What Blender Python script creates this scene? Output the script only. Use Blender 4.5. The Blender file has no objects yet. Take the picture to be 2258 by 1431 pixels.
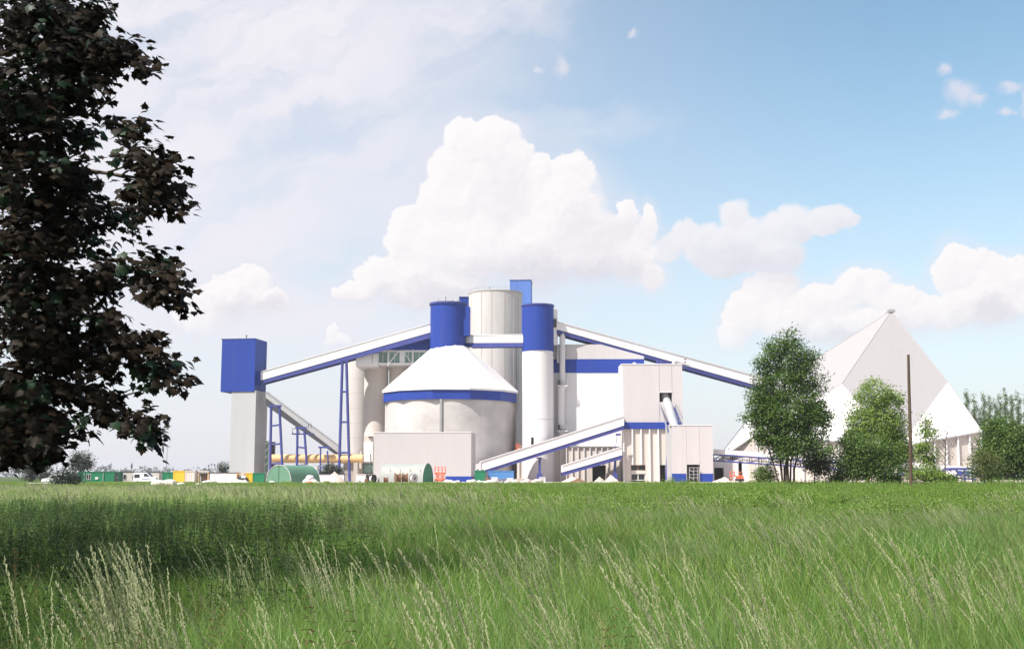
import bpy, math, random
import numpy as np
from mathutils import Vector, Matrix
random.seed(7); RNG = np.random.default_rng(7)
S = bpy.context.scene; COL = S.collection
R = math.radians
# ------------------------------------------------------------------ camera
F = 2600.0; CX, CY = 1129.0, 715.5; HOR = 1050.0
EYE = 1.75; TILT = math.atan((HOR - CY) / F)
cam = bpy.data.cameras.new('camera'); cam_o = bpy.data.objects.new('camera', cam); COL.objects.link(cam_o)
cam.sensor_width = 36; cam.lens = 36 * F / 2258.0; cam.clip_start = 0.1; cam.clip_end = 30000
cam_o.location = (0, 0, EYE); cam_o.rotation_euler = (R(90) + TILT, 0, 0)
S.camera = cam_o
ct, st = math.cos(TILT), math.sin(TILT)
def at(px, py, Y):
    """point of the place seen at photo position px,py, standing Y metres ahead"""
    dx, dy = (px - CX) / F, (CY - py) / F
    k = Y / (ct - dy * st)
    return Vector((dx * k, Y, EYE + (st + dy * ct) * k))
def proj(P):
    P = np.asarray(P, float).reshape(-1, 3)
    x, y, z = P[:, 0], P[:, 1], P[:, 2] - EYE
    f = y * ct + z * st; u = -y * st + z * ct
    return CX + F * x / f, CY - F * u / f
def azel(px, py):
    d = at(px, py, 1.0) - Vector((0, 0, EYE)); d.normalize()
    return math.atan2(d.x, d.y), math.asin(d.z)
def gz(x, y):
    t = min(1, max(0, (y - 125) / 70.0)); return 0.5 * t * t * (3 - 2 * t)
# ------------------------------------------------------------------ materials
def newmat(name):
    m = bpy.data.materials.new(name); m.use_nodes = True
    nt = m.node_tree; return m, nt, nt.nodes['Principled BSDF']
def lin(r, g, b):
    f = lambda c: (c / 255 / 12.92) if c < 11 else ((c / 255 + .055) / 1.055) ** 2.4
    return (f(r), f(g), f(b))
def mat(name, col, rough=.7, amt=.06, scale=(.3, .3, .3), metal=0, bump=0, bscale=3.0, spec=.3, rib=0, streak=None):
    if streak is None: streak = .17 if scale == (.12, .12, .02) or 'concrete' in name else 0
    m, nt, b = newmat(name)
    L = nt.links.new
    tc = nt.nodes.new('ShaderNodeTexCoord')
    mp = nt.nodes.new('ShaderNodeMapping'); mp.inputs['Scale'].default_value = scale
    L(tc.outputs['Object'], mp.inputs['Vector'])
    n = nt.nodes.new('ShaderNodeTexNoise'); n.inputs['Scale'].default_value = 1; n.inputs['Detail'].default_value = 6
    n.inputs['Roughness'].default_value = .65
    L(mp.outputs[0], n.inputs['Vector'])
    mx = nt.nodes.new('ShaderNodeMix'); mx.data_type = 'RGBA'
    mr = nt.nodes.new('ShaderNodeMapRange'); mr.inputs[1].default_value = .3; mr.inputs[2].default_value = .7
    L(n.outputs['Fac'], mr.inputs[0]); L(mr.outputs[0], mx.inputs['Factor'])
    mx.inputs['A'].default_value = (*[c * (1 - amt) for c in col], 1)
    mx.inputs['B'].default_value = (*[min(1, c * (1 + amt)) for c in col], 1)
    if streak:   # rain streaks and dust running down the sheets
        mp2 = nt.nodes.new('ShaderNodeMapping'); mp2.inputs['Scale'].default_value = (1.1, 1.1, .035); L(tc.outputs['Object'], mp2.inputs['Vector'])
        n3 = nt.nodes.new('ShaderNodeTexNoise'); n3.inputs['Scale'].default_value = 1; n3.inputs['Detail'].default_value = 5; n3.inputs['Roughness'].default_value = .7; L(mp2.outputs[0], n3.inputs['Vector'])
        r3 = nt.nodes.new('ShaderNodeMapRange'); r3.inputs[1].default_value = .45; r3.inputs[2].default_value = .72; r3.inputs[4].default_value = streak; L(n3.outputs['Fac'], r3.inputs[0])
        m3 = nt.nodes.new('ShaderNodeMix'); m3.data_type = 'RGBA'; L(r3.outputs[0], m3.inputs['Factor']); L(mx.outputs['Result'], m3.inputs['A'])
        g_ = sum(col) / 3; m3.inputs['B'].default_value = (g_ * .62 + .02, g_ * .58 + .02, g_ * .53 + .02, 1); mx = m3
    L(mx.outputs['Result'], b.inputs['Base Color'])
    b.inputs['Roughness'].default_value = rough; b.inputs['Metallic'].default_value = metal
    b.inputs['Specular IOR Level'].default_value = spec
    h = None
    if bump:
        n2 = nt.nodes.new('ShaderNodeTexNoise'); n2.inputs['Scale'].default_value = bscale; n2.inputs['Detail'].default_value = 8
        L(tc.outputs['Object'], n2.inputs['Vector']); h = n2.outputs['Fac']
    if rib:
        w = nt.nodes.new('ShaderNodeTexWave'); w.wave_type = 'BANDS'; w.bands_direction = 'X'
        w.inputs['Scale'].default_value = rib; L(tc.outputs['Object'], w.inputs['Vector']); h = w.outputs['Fac']; bump = .12
    if h:
        bp = nt.nodes.new('ShaderNodeBump'); bp.inputs['Strength'].default_value = bump; bp.inputs['Distance'].default_value = .05
        L(h, bp.inputs['Height']); L(bp.outputs[0], b.inputs['Normal'])
    return m
V = (.12, .12, .02)
M = dict(
    white=mat('white_cladding', (.63, .605, .615), .6, .035, V),
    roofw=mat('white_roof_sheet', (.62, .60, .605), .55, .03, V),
    warm=mat('cream_render', (.54, .485, .445), .8, .05, V),
    grey=mat('grey_cladding', (.475, .445, .45), .6, .03, V, rib=.9),
    lgrey=mat('pale_grey_cladding', (.40, .40, .41), .6, .03, V),
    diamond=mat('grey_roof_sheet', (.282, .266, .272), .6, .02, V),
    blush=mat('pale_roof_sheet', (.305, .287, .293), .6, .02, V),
    blue=mat('blue_cladding', (.015, .044, .27), .5, .10, V, spec=.2, rib=.9),
    gwhite=mat('gallery_white_sheet', (.74, .72, .73), .6, .03, V),
    bsteel=mat('blue_steel', (.046, .056, .215), .5, .15, (.5, .5, .5)),
    dsteel=mat('dark_steel', (.06, .06, .07), .5, .2, (.8, .8, .8)),
    soffit=mat('grating_steel', (.16, .15, .15), .7, .3, (1.5, 1.5, 1.5)),
    conc=mat('pale_concrete', (.50, .47, .45), .9, .11, (.25, .25, .05), bump=.2),
    concd=mat('brown_concrete', (.40, .36, .32), .9, .10, (.2, .2, .06), bump=.2),
    stuc=mat('mottled_concrete', (.455, .43, .42), .9, .16, (.16, .16, .22), bump=.2),
    glass=mat('dark_glass', (.03, .035, .04), .15, .3, (.4, .4, .4), spec=.6),
    gglass=mat('green_glass', (.16, .27, .23), .2, .25, (.3, .3, .3), spec=.5),
    hole=mat('dark_interior', (.025, .02, .018), .9, .3),
    silver=mat('galvanised_metal', (.60, .62, .66), .35, .08, (.5, .5, .5), metal=.55),
    yellow=mat('yellow_paint', (.62, .40, .03), .55, .08, V),
    ochre=mat('ochre_pipe_paint', (.62, .41, .20), .55, .12, (.2, .2, .6)),
    green=mat('green_paint', (.012, .16, .075), .5, .15, V),
    tgreen=mat('green_tarpaulin', (.095, .205, .135), .6, .12, (.2, .2, .2)),
    pgreen=mat('pale_green_tarpaulin', (.275, .29, .275), .6, .08, (.2, .2, .2)),
    cblue=mat('container_blue', (.07, .20, .45), .55, .12, V, rib=2.0),
    orange=mat('orange_paint', (.62, .11, .035), .5, .12, V),
    red=mat('red_plastic', (.60, .06, .06), .5, .15),
    rust=mat('rust_brown', (.16, .085, .05), .85, .3, (1, 1, 1)),
    timber=mat('brown_timber', (.20, .12, .07), .85, .25, (3, 3, .3), bump=.4),
    pole=mat('weathered_pole_wood', (.085, .056, .036), .9, .3, (6, 6, .4), bump=.6),
    black=mat('black_rubber', (.02, .02, .02), .7, .2),
    carw=mat('white_car_paint', (.78, .78, .80), .25, .02, spec=.5),
    sand=mat('pale_sand', (.55, .46, .40), .95, .15, (.8, .8, .8), bump=.6),
    stone=mat('pale_stone', (.60, .54, .48), .95, .15, (1.2, 1.2, 1.2), bump=.8),
    lamp=mat('grey_post_metal', (.30, .30, .31), .5, .1),
    flag=mat('grey_flag_cloth', (.28, .28, .33), .8, .2, (2, 2, 2)),
)
# ------------------------------------------------------------------ mesh helpers
class MB:
    def __init__(s): s.v = []; s.f = []; s.mi = []
    def add(s, vs, fs, mi=0):
        o = len(s.v); s.v += [tuple(v) for v in vs]; s.f += [[i + o for i in f] for f in fs]; s.mi += [mi] * len(fs); return s
    def hexa(s, p, mi=0):   # p: 4 bottom then 4 top, counter-clockwise from above
        return s.add(p, [(3, 2, 1, 0), (4, 5, 6, 7), (0, 1, 5, 4), (1, 2, 6, 5), (2, 3, 7, 6), (3, 0, 4, 7)], mi)
    def box(s, x0, x1, y0, y1, z0, z1, rot=0, piv=None, mi=0):
        p = [(x0, y0), (x1, y0), (x1, y1), (x0, y1)]
        if rot:
            px, py = piv; c, n = math.cos(rot), math.sin(rot)
            p = [(px + (x - px) * c - (y - py) * n, py + (x - px) * n + (y - py) * c) for x, y in p]
        return s.hexa([(x, y, z0) for x, y in p] + [(x, y, z1) for x, y in p], mi)
    def cyl(s, cx, cy, z0, z1, r0, r1=None, n=48, cap0=True, cap1=True, a0=0, mi=0):
        r1 = r0 if r1 is None else r1
        A = [a0 + 2 * math.pi * i / n for i in range(n)]
        vs = [(cx + r0 * math.cos(a), cy + r0 * math.sin(a), z0) for a in A] + [(cx + r1 * math.cos(a), cy + r1 * math.sin(a), z1) for a in A]
        fs = [(i, (i + 1) % n, n + (i + 1) % n, n + i) for i in range(n)]
        if cap0: fs.append(tuple(range(n - 1, -1, -1)))
        if cap1: fs.append(tuple(range(n, 2 * n)))
        return s.add(vs, fs, mi)
    def tube(s, pts, r, n=8, mi=0):
        pts = [Vector(p) for p in pts]; rs = r if isinstance(r, (list, tuple)) else [r] * len(pts)
        vs = []; fs = []; prev = None
        for i, p in enumerate(pts):
            d = (pts[min(i + 1, len(pts) - 1)] - pts[max(i - 1, 0)]).normalized()
            ref = prev if prev is not None else (Vector((0, 0, 1)) if abs(d.z) < .9 else Vector((1, 0, 0)))
            a = d.cross(ref).normalized(); b = a.cross(d).normalized(); prev = b
            for k in range(n):
                t = 2 * math.pi * k / n; vs.append(p + rs[i] * (math.cos(t) * a + math.sin(t) * b))
        for i in range(len(pts) - 1):
            for k in range(n):
                k2 = (k + 1) % n; fs.append((i * n + k, i * n + k2, (i + 1) * n + k2, (i + 1) * n + k))
        fs.append(tuple(range(n - 1, -1, -1))); fs.append(tuple(range((len(pts) - 1) * n, len(pts) * n)))
        return s.add(vs, fs, mi)
    def beam(s, p0, p1, w, h, dz=0, mi=0, vert=True):
        """rectangular bar, w across (horizontal), h tall (vertical); dz lifts it"""
        p0 = Vector(p0); p1 = Vector(p1); d = p1 - p0
        sd = Vector((d.y, -d.x, 0))
        sd = sd.normalized() * w / 2 if sd.length > 1e-6 else Vector((w / 2, 0, 0))
        up = Vector((0, 0, h / 2)) if vert else sd.cross(d).normalized() * h / 2
        if up.z < 0: up = -up
        o = Vector((0, 0, dz))
        q = [p0 - sd - up, p0 + sd - up, p1 + sd - up, p1 - sd - up, p0 - sd + up, p0 + sd + up, p1 + sd + up, p1 - sd + up]
        q = [a + o for a in q]
        return s.add(q, [(0, 1, 2, 3), (7, 6, 5, 4), (4, 5, 1, 0), (5, 6, 2, 1), (6, 7, 3, 2), (7, 4, 0, 3)], mi)
    def extr(s, prof, y0, y1, org=(0, 0, 0), rot=0, mi=0):
        """profile in x,z pulled along y"""
        n = len(prof); c, q = math.cos(rot), math.sin(rot)
        T = lambda x, y, z: (org[0] + x * c - y * q, org[1] + x * q + y * c, org[2] + z)
        vs = [T(x, y0, z) for x, z in prof] + [T(x, y1, z) for x, z in prof]
        fs = [tuple(range(n)), tuple(range(2 * n - 1, n - 1, -1))] + [(i, n + i, n + (i + 1) % n, (i + 1) % n) for i in range(n)]
        return s.add(vs, fs, mi)
    def build(s, name, m, root=None, smooth=0):
        me = bpy.data.meshes.new(name)
        off = Vector(root.location) if root is not None else Vector((0, 0, 0))
        me.from_pydata([tuple(Vector(v) - off) for v in s.v], [], s.f)
        for mm in (m if isinstance(m, list) else [m]): me.materials.append(mm)
        if any(s.mi): me.polygons.foreach_set('material_index', s.mi)
        me.update()
        import bmesh
        bm = bmesh.new(); bm.from_mesh(me); bmesh.ops.recalc_face_normals(bm, faces=bm.faces); bm.to_mesh(me); bm.free()
        if smooth:
            me.shade_smooth(); me.set_sharp_from_angle(angle=R(smooth))
        o = bpy.data.objects.new(name, me); COL.objects.link(o)
        if root is not None: o.parent = root
        return o
def thing(name, label, cat, loc, group=None):
    o = bpy.data.objects.new(name, None); COL.objects.link(o); o.location = loc; o.empty_display_size = .3
    o['label'] = label; o['category'] = cat
    if group: o['group'] = group
    return o
def tag(o, label, cat, group=None):
    o['label'] = label; o['category'] = cat
    if group: o['group'] = group
    return o
def kind(o, k): o['kind'] = k; return o
def sub(o, parent):   # make o a sub-part of the part 'parent' (all share the root's origin)
    o.parent = parent; return o
def np_obj(name, Vs, Fs, m, root=None, attr=None, smooth=False):
    Vs = np.asarray(Vs, np.float32); Fs = np.asarray(Fs, np.int32); k = Fs.shape[1]
    if root is not None: Vs = Vs - np.asarray(root.location, np.float32)
    me = bpy.data.meshes.new(name)
    me.vertices.add(len(Vs)); me.vertices.foreach_set('co', Vs.ravel())
    me.loops.add(Fs.size); me.loops.foreach_set('vertex_index', Fs.ravel())
    me.polygons.add(len(Fs)); me.polygons.foreach_set('loop_start', np.arange(0, Fs.size, k, dtype=np.int32))
    if attr is not None:
        a = me.attributes.new('rnd', 'FLOAT', 'POINT'); a.data.foreach_set('value', np.asarray(attr, np.float32))
    me.materials.append(m); me.update(calc_edges=True); me.validate()
    if smooth: me.shade_smooth()
    o = bpy.data.objects.new(name, me); COL.objects.link(o)
    if root is not None: o.parent = root
    return o
# ------------------------------------------------------------------ light
SUN_AZ, SUN_EL = R(50), R(52)          # behind the viewer, to the left
sdir = Vector((-math.sin(SUN_AZ) * math.cos(SUN_EL), -math.cos(SUN_AZ) * math.cos(SUN_EL), math.sin(SUN_EL)))
ld = bpy.data.lights.new('sun', 'SUN'); ld.energy = 4.0; ld.angle = R(.53); ld.color = (1, .955, .89)
lo = bpy.data.objects.new('sun', ld); COL.objects.link(lo)
lo.rotation_euler = (-sdir).to_track_quat('-Z', 'Y').to_euler(); lo.location = (-40, -40, 60)
S.view_settings.view_transform = 'Standard'; S.view_settings.look = 'None'
S.view_settings.exposure = 1.1; S.view_settings.gamma = 1
S.cycles.max_bounces = 8; S.cycles.diffuse_bounces = 3; S.cycles.transmission_bounces = 4; S.cycles.transparent_max_bounces = 6
S.cycles.use_denoising = True
# ------------------------------------------------------------------ sky
def build_sky():
    w = bpy.data.worlds.new('World'); S.world = w; w.use_nodes = True
    nt = w.node_tree; nt.nodes.clear(); L = nt.links.new
    def put(sock, v):
        if hasattr(v, 'is_linked') or isinstance(v, bpy.types.NodeSocket): L(v, sock)
        else: sock.default_value = v
    def m(op, a, b=0.0, c=0.0, clamp=False):
        n = nt.nodes.new('ShaderNodeMath'); n.operation = op; n.use_clamp = clamp
        put(n.inputs[0], a); put(n.inputs[1], b); put(n.inputs[2], c); return n.outputs[0]
    def vm(op, a, b=(0, 0, 0), c=(0, 0, 0)):
        n = nt.nodes.new('ShaderNodeVectorMath'); n.operation = op
        put(n.inputs[0], a); put(n.inputs[1], b)
        if op == 'MULTIPLY_ADD': put(n.inputs[2], c)
        return n.outputs['Value'] if op in ('LENGTH', 'DOT_PRODUCT') else n.outputs['Vector']
    def noise(vec, scale, detail=5, rough=.55, color=False):
        n = nt.nodes.new('ShaderNodeTexNoise'); n.inputs['Scale'].default_value = scale
        n.inputs['Detail'].default_value = detail; n.inputs['Roughness'].default_value = rough
        L(vec, n.inputs['Vector']); return n.outputs['Color'] if color else n.outputs['Fac']
    def ramp(x, a, b):
        n = nt.nodes.new('ShaderNodeMapRange'); n.interpolation_type = 'SMOOTHSTEP'
        put(n.inputs[0], x); n.inputs[1].default_value = a; n.inputs[2].default_value = b; return n.outputs[0]
    def mix(f, a, b):
        n = nt.nodes.new('ShaderNodeMix'); n.data_type = 'RGBA'; put(n.inputs['Factor'], f)
        put(n.inputs['A'], a); put(n.inputs['B'], b); return n.outputs['Result']
    tc = nt.nodes.new('ShaderNodeTexCoord'); D = tc.outputs['Generated']
    sx = nt.nodes.new('ShaderNodeSeparateXYZ'); L(D, sx.inputs[0])
    az = m('ARCTAN2', sx.outputs[0], sx.outputs[1]); el = m('ARCSINE', sx.outputs[2])
    cb = nt.nodes.new('ShaderNodeCombineXYZ'); L(az, cb.inputs[0]); L(el, cb.inputs[1]); P = cb.outputs[0]
    half = (-.5, -.5, -.5)
    w1 = vm('ADD', noise(D, 26, 3, .5, True), half); w2 = vm('ADD', noise(D, 75, 7, .66, True), half)
    Pw = vm('MULTIPLY_ADD', w1, (.016, .016, 0), P); Pw = vm('MULTIPLY_ADD', w2, (.017, .017, 0), Pw)
    Ps = vm('MULTIPLY_ADD', w1, (.06, .05, 0), P); Ps = vm('MULTIPLY_ADD', w2, (.02, .02, 0), Ps)
    def q(Pv, px, py, rx, ry):
        a, e = azel(px, py); sx_, sy_ = F / rx, F / ry
        return vm('MULTIPLY_ADD', Pv, (sx_, sy_, 0), (-a * sx_, -e * sy_, 0))
    def field(Pv, lst):
        d = None; s = None
        for p in lst:
            v = q(Pv, *p[:4]); l = vm('LENGTH', v); sh = vm('DOT_PRODUCT', v, (-.42, .62, 0))
            if d is None: d, s = l, sh
            else:
                fac = m('MULTIPLY_ADD', m('SUBTRACT', d, l), 2.2, .5, clamp=True)
                s = m('ADD', m('MULTIPLY', sh, fac), m('MULTIPLY', s, m('SUBTRACT', 1, fac)))
                d = m('SMOOTH_MIN', d, l, .12)
        return d, s
    def soft(Pv, lst, a, b):
        t = None
        for p in lst:
            r_ = m('MULTIPLY', ramp(vm('LENGTH', q(Pv, *p[:4])), a, b), p[4] if len(p) > 4 else 1.0)
            t = r_ if t is None else m('MAXIMUM', t, r_)
        return t
    C1 = [(1030, 312, 56, 56), (1088, 318, 72, 62), (1138, 352, 40, 52), (1000, 390, 62, 70), (1010, 440, 85, 80), (1110, 420, 105, 100),
          (1265, 402, 56, 66), (1196, 385, 34, 50), (1240, 470, 105, 110), (960, 455, 46, 56), (905, 492, 46, 40), (885, 535, 44, 56),
          (950, 550, 105, 85), (1050, 540, 130, 100), (1180, 545, 150, 100), (1300, 545, 110, 85), (1380, 490, 28, 54), (1426, 508, 24, 55),
          (1395, 565, 70, 66), (1440, 605, 36, 34), (790, 640, 58, 24), (850, 612, 62, 42), (905, 603, 60, 45), (970, 640, 130, 45),
          (550, 628, 52, 40), (500, 655, 66, 46), (440, 688, 60, 48), (595, 665, 50, 28), (734, 730, 15, 18), (752, 746, 22, 11), (728, 748, 16, 9),
          (1690, 645, 52, 44), (1726, 640, 40, 44), (1650, 690, 54, 50), (1622, 735, 40, 36), (1745, 695, 90, 60), (1830, 668, 66, 44),
          (1888, 634, 40, 42), (1935, 640, 42, 44), (1985, 664, 56, 34), (2030, 694, 70, 40), (2110, 600, 48, 58), (2150, 572, 46, 28),
          (2190, 605, 58, 44), (2246, 610, 50, 44), (2180, 665, 90, 56), (2080, 692, 70, 36), (1870, 720, 160, 44), (2320, 640, 90, 70), (-120, 640, 200, 90)]
    C2 = [(1625, 476, 40, 42), (1512, 522, 48, 38), (1565, 545, 74, 50), (1650, 530, 86, 60), (1740, 492, 70, 46), (1828, 482, 56, 34), (1868, 490, 24, 26),
          (1600, 578, 84, 34), (1700, 560, 80, 46), (1480, 545, 34, 34)]
    C3 = [(2116, 206, 40, 27), (2150, 214, 26, 13), (2084, 160, 16, 16), (2088, 252, 24, 11), (2232, 190, 30, 13), (2222, 240, 20, 10), (2268, 222, 18, 34), (1236, 146, 18, 30), (1190, 150, 16, 10), (1398, 76, 16, 10)]
    d1, s1 = field(Pw, C1); d2, s2 = field(Pw, C2)
    wd = m('MULTIPLY_ADD', ramp(s1, .15, -.45), .34, .085); m1 = m('DIVIDE', m('SUBTRACT', 1.03, d1), wd, clamp=True); m2 = m('MULTIPLY', ramp(d2, 1.08, .74), .88)
    m3 = m('MULTIPLY', soft(Pw, C3, 1.25, .15), .66)
    # greyer bodies and bases
    g = soft(Ps, [(1240, 605, 270, 70, 1.0), (1330, 520, 110, 60, .55), (960, 660, 240, 40, .8), (1100, 400, 70, 90, .35), (560, 690, 140, 34, .8),
                  (1660, 590, 200, 60, .9), (1900, 745, 260, 40, .8), (2190, 700, 120, 34, .8), (1800, 520, 80, 40, .6)], 1.3, .2)
    bill = m('SUBTRACT', noise(vm('ADD', P, (0, 0, 0)), 42, 6, .6), noise(vm('ADD', P, (-.004, .006, 0)), 42, 6, .6))
    bil2 = m('SUBTRACT', noise(vm('ADD', Pw, (0, 0, 0)), 120, 4, .6), noise(vm('ADD', Pw, (-.0018, .0026, 0)), 120, 4, .6))
    def tone(s, extra):
        t = m('MULTIPLY_ADD', s, .26, .88); t = m('MULTIPLY_ADD', bill, .42, t); t = m('MULTIPLY_ADD', bil2, .40, t)
        t = m('SUBTRACT', t, m('MULTIPLY', g, extra)); return m('MAXIMUM', m('MINIMUM', t, 1), 0)
    WH = (4.95, 4.80, 4.85, 1); GR = (3.58, 3.50, 3.88, 1); VE = (4.22, 4.10, 4.50, 1); HZ = (4.12, 4.06, 4.48, 1)
    c1 = mix(tone(s1, .62), GR, WH); c2 = mix(m('MULTIPLY', tone(s2, .55), .8), GR, WH)
    # clear sky
    sk = nt.nodes.new('ShaderNodeTexSky'); sk.sky_type = 'NISHITA'; sk.sun_disc = False
    sk.sun_elevation = SUN_EL; sk.sun_rotation = R(180) + SUN_AZ; sk.air_density = 1.0; sk.dust_density = .8; sk.ozone_density = 1.2; sk.altitude = 0
    blue = vm('MULTIPLY', sk.outputs[0], SKYMUL)
    up = m('MAXIMUM', el, 0)
    hz = m('POWER', m('SUBTRACT', 1, m('MINIMUM', m('DIVIDE', up, R(24)), 1)), 2.0)
    base = mix(m('MULTIPLY', hz, .95), blue, HZ)
    base = mix(m('MULTIPLY', ramp(az, .36, -.08), .30), base, VE)
    # high veil: long soft streaks climbing to the right
    rot = nt.nodes.new('ShaderNodeVectorRotate'); rot.rotation_type = 'Z_AXIS'; rot.inputs['Angle'].default_value = R(-24); L(Ps, rot.inputs['Vector'])
    stv = vm('MULTIPLY', rot.outputs[0], (5, 26, 0)); n1 = noise(stv, 1.0, 6, .58)
    area = soft(Ps, [(380, 60, 900, 330, 1.0), (250, 420, 760, 360, .95), (760, 330, 330, 260, .75), (1250, 270, 240, 60, .35), (1000, 20, 320, 90, .8), (-900, 300, 1400, 700, .8), (520, 760, 640, 260, .9)], 1.15, .35)
    veil = m('MULTIPLY', area, m('MULTIPLY_ADD', ramp(n1, .30, .58), .46, .54))
    behind = m('MULTIPLY', ramp(sx.outputs[1], .35, -.2), ramp(noise(D, 3.2, 7, .6), .36, .58))
    veil = m('MAXIMUM', veil, m('MULTIPLY', behind, .9))
    low = m('MULTIPLY', ramp(el, R(11), R(3)), ramp(n1, .4, .7)); veil = m('MAXIMUM', veil, m('MULTIPLY', low, .5))
    c = mix(veil, base, mix(n1, VE, (4.5, 4.38, 4.62, 1)))
    c = mix(m3, c, (4.1, 3.95, 4.3, 1)); c = mix(m2, c, c2); 
    c = mix(m('MULTIPLY', ramp(d1, 1.75, .95), .42), c, HZ)
    # lower fringe of the heap clouds melts into the haze
    c = mix(m1, c, c1)
    c = mix(m('MULTIPLY', ramp(el, R(7.6), R(4.6)), .72), c, base)
    bg = nt.nodes.new('ShaderNodeBackground'); L(c, bg.inputs['Color']); bg.inputs['Strength'].default_value = .0945
    out = nt.nodes.new('ShaderNodeOutputWorld'); L(bg.outputs[0], out.inputs[0])
    w.cycles.sampling_method = 'MANUAL'; w.cycles.sample_map_resolution = 512
SKYMUL = (.87, .985, .90)
build_sky()
# ------------------------------------------------------------------ plant
def fx(px, py, Y): return at(px, py, Y).x
def fz(px, py, Y): return at(px, py, Y).z
def pbox(mb, x0, x1, y0, y1, Y, dep, rot=0, mi=0, z0=None):
    """box whose front spans the photo columns x0..x1 and rows y0..y1 (None: down to the ground)"""
    ym = (y0 + (y1 or 1060)) / 2; X0, X1 = fx(x0, ym, Y), fx(x1, ym, Y)
    zt = fz((x0 + x1) / 2, y0, Y); zb = fz((x0 + x1) / 2, y1, Y) if y1 is not None else (z0 if z0 is not None else .2)
    return mb.box(X0, X1, Y, Y + dep, zb, zt, rot, (X1, Y), mi)
def slab(mb, At, Ab, Bt, Bb, w, inset=0, mi=0):
    d = Bt - At; n = Vector((-d.y, d.x, 0)).normalized()
    if n.y < 0: n = -n
    a, b = n * inset, n * (w - inset)
    return mb.add([Ab + a, Bb + a, Bb + b, Ab + b, At + a, Bt + a, Bt + b, At + b],
                  [(3, 2, 1, 0), (4, 5, 6, 7), (0, 1, 5, 4), (1, 2, 6, 5), (2, 3, 7, 6), (3, 0, 4, 7)], mi)
def gallery(name, label, L, Rr, w, mats=('gwhite', 'bsteel', 'roofw'), cat='conveyor', rails=True, group=None):
    """L,Rr = (px, top row, sheet bottom row, girder bottom row, depth)"""
    p = lambda s, i: at(s[0], s[i], s[4])
    At, Ab, Ag = p(L, 1), p(L, 2), p(L, 3); Bt, Bb, Bg = p(Rr, 1), p(Rr, 2), p(Rr, 3)
    t = thing(name, label, cat, (At + Bt) / 2, group)
    slab(MB(), At, Ab, Bt, Bb, w).build('cladding', M[mats[0]], t)
    u = Vector((0, 0, .16)); m = MB(); slab(m, At + u, At, Bt + u, Bt, w, -.18); m.build('roof', M[mats[2]], t)
    e = Vector((0, 0, -.01))
    g = MB(); d = Bt - At; n = Vector((-d.y, d.x, 0)).normalized(); n = n if n.y > 0 else -n
    for o in (.12, w - .42):
        slab(g, Ab + e + n * o, Ag + n * o, Bb + e + n * o, Bg + n * o, .30)
    g.build('girder', M[mats[1]], t)
    f = MB(); k = .35
    slab(f, Ab.lerp(Ag, k), Ab.lerp(Ag, k + .15), Bb.lerp(Bg, k), Bb.lerp(Bg, k + .15), w, .43)
    N = max(3, int(d.length / 3.2))
    for i in range(N + 1):
        c0 = Ab.lerp(Bb, i / N) + n * .45; c1 = Ag.lerp(Bg, i / N) + n * .45
        if i < N:
            c2 = Ag.lerp(Bg, (i + 1) / N) + n * (w - .45); f.beam(c1 + Vector((0, 0, .15)), c2 + Vector((0, 0, .15)), .12, .12)
        f.beam((c0 + c1) / 2, (c0 + c1) / 2 + n * (w - .9), .18, .25)
    f.build('soffit', M['soffit'] if mats[1] != 'bsteel' else M['bsteel'], t)
    return t
def trestle(label, T0, T1, B0, B1, Y, rungs, r=.34, dep=3.0, name='trestle', mt='bsteel', group='blue pipe trestles'):
    a0, a1 = at(*T0, Y), at(*T1, Y); b0, b1 = at(*B0, Y), at(*B1, Y)
    for b in (b0, b1): b.z = min(b.z, .35)
    t = thing(name, label, 'trestle', ((b0.x + b1.x) / 2, Y + dep / 2, .3), group)
    for A, B in ((a0, b0), (a1, b1)):
        m = MB(); m.tube([A, B], r, 10); m.build('leg', M[mt], t, 40)
    for y in rungs:
        k = (y - T0[1]) / (B0[1] - T0[1]); m = MB(); m.tube([a0.lerp(b0, k), a1.lerp(b1, k)], r * .72, 8); m.build('rung', M[mt], t, 40)
    m = MB(); m.box(min(a0.x, a1.x) - .5, max(a0.x, a1.x) + .5, Y - .4, Y + .5, a0.z, a0.z + .45); m.build('cross_head', M[mt], t)
    return t

# --- transfer tower at the far left ------------------------------------------------
Y = 300; t = thing('transfer_tower', 'square tower with pale grey shaft and overhanging dark blue head, leftmost of the works', 'tower', (fx(535, 1000, Y), Y + 4, .4))
rot = R(-9)
pbox(MB(), 505, 562, 861, None, Y, 8.2, rot).build('shaft', M['lgrey'], t)
h = MB(); pbox(h, 484, 562, 747, 863, Y - .15, 8.2, rot); h.build('head', M['blue'], t)
h = MB(); pbox(h, 483.6, 562.6, 745.6, 747.2, Y - .22, 8.4, rot); hb = h.build('roof_edge', M['bsteel'], t)
m = MB(); a = at(543.5, 747, Y + 3); m.tube([a, a + Vector((0, 0, 1.0))], .1, 6); m.tube([a + Vector((-.3, 0, .8)), a + Vector((.3, 0, .8))], .07, 6); m.build('roof_vent', M['dsteel'], t)
# little hood where the gallery enters
m = MB(); pbox(m, 566, 574, 818, 848, Y + 1.2, 3.2); m.build('gallery_mouth', M['blue'], t)
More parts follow.
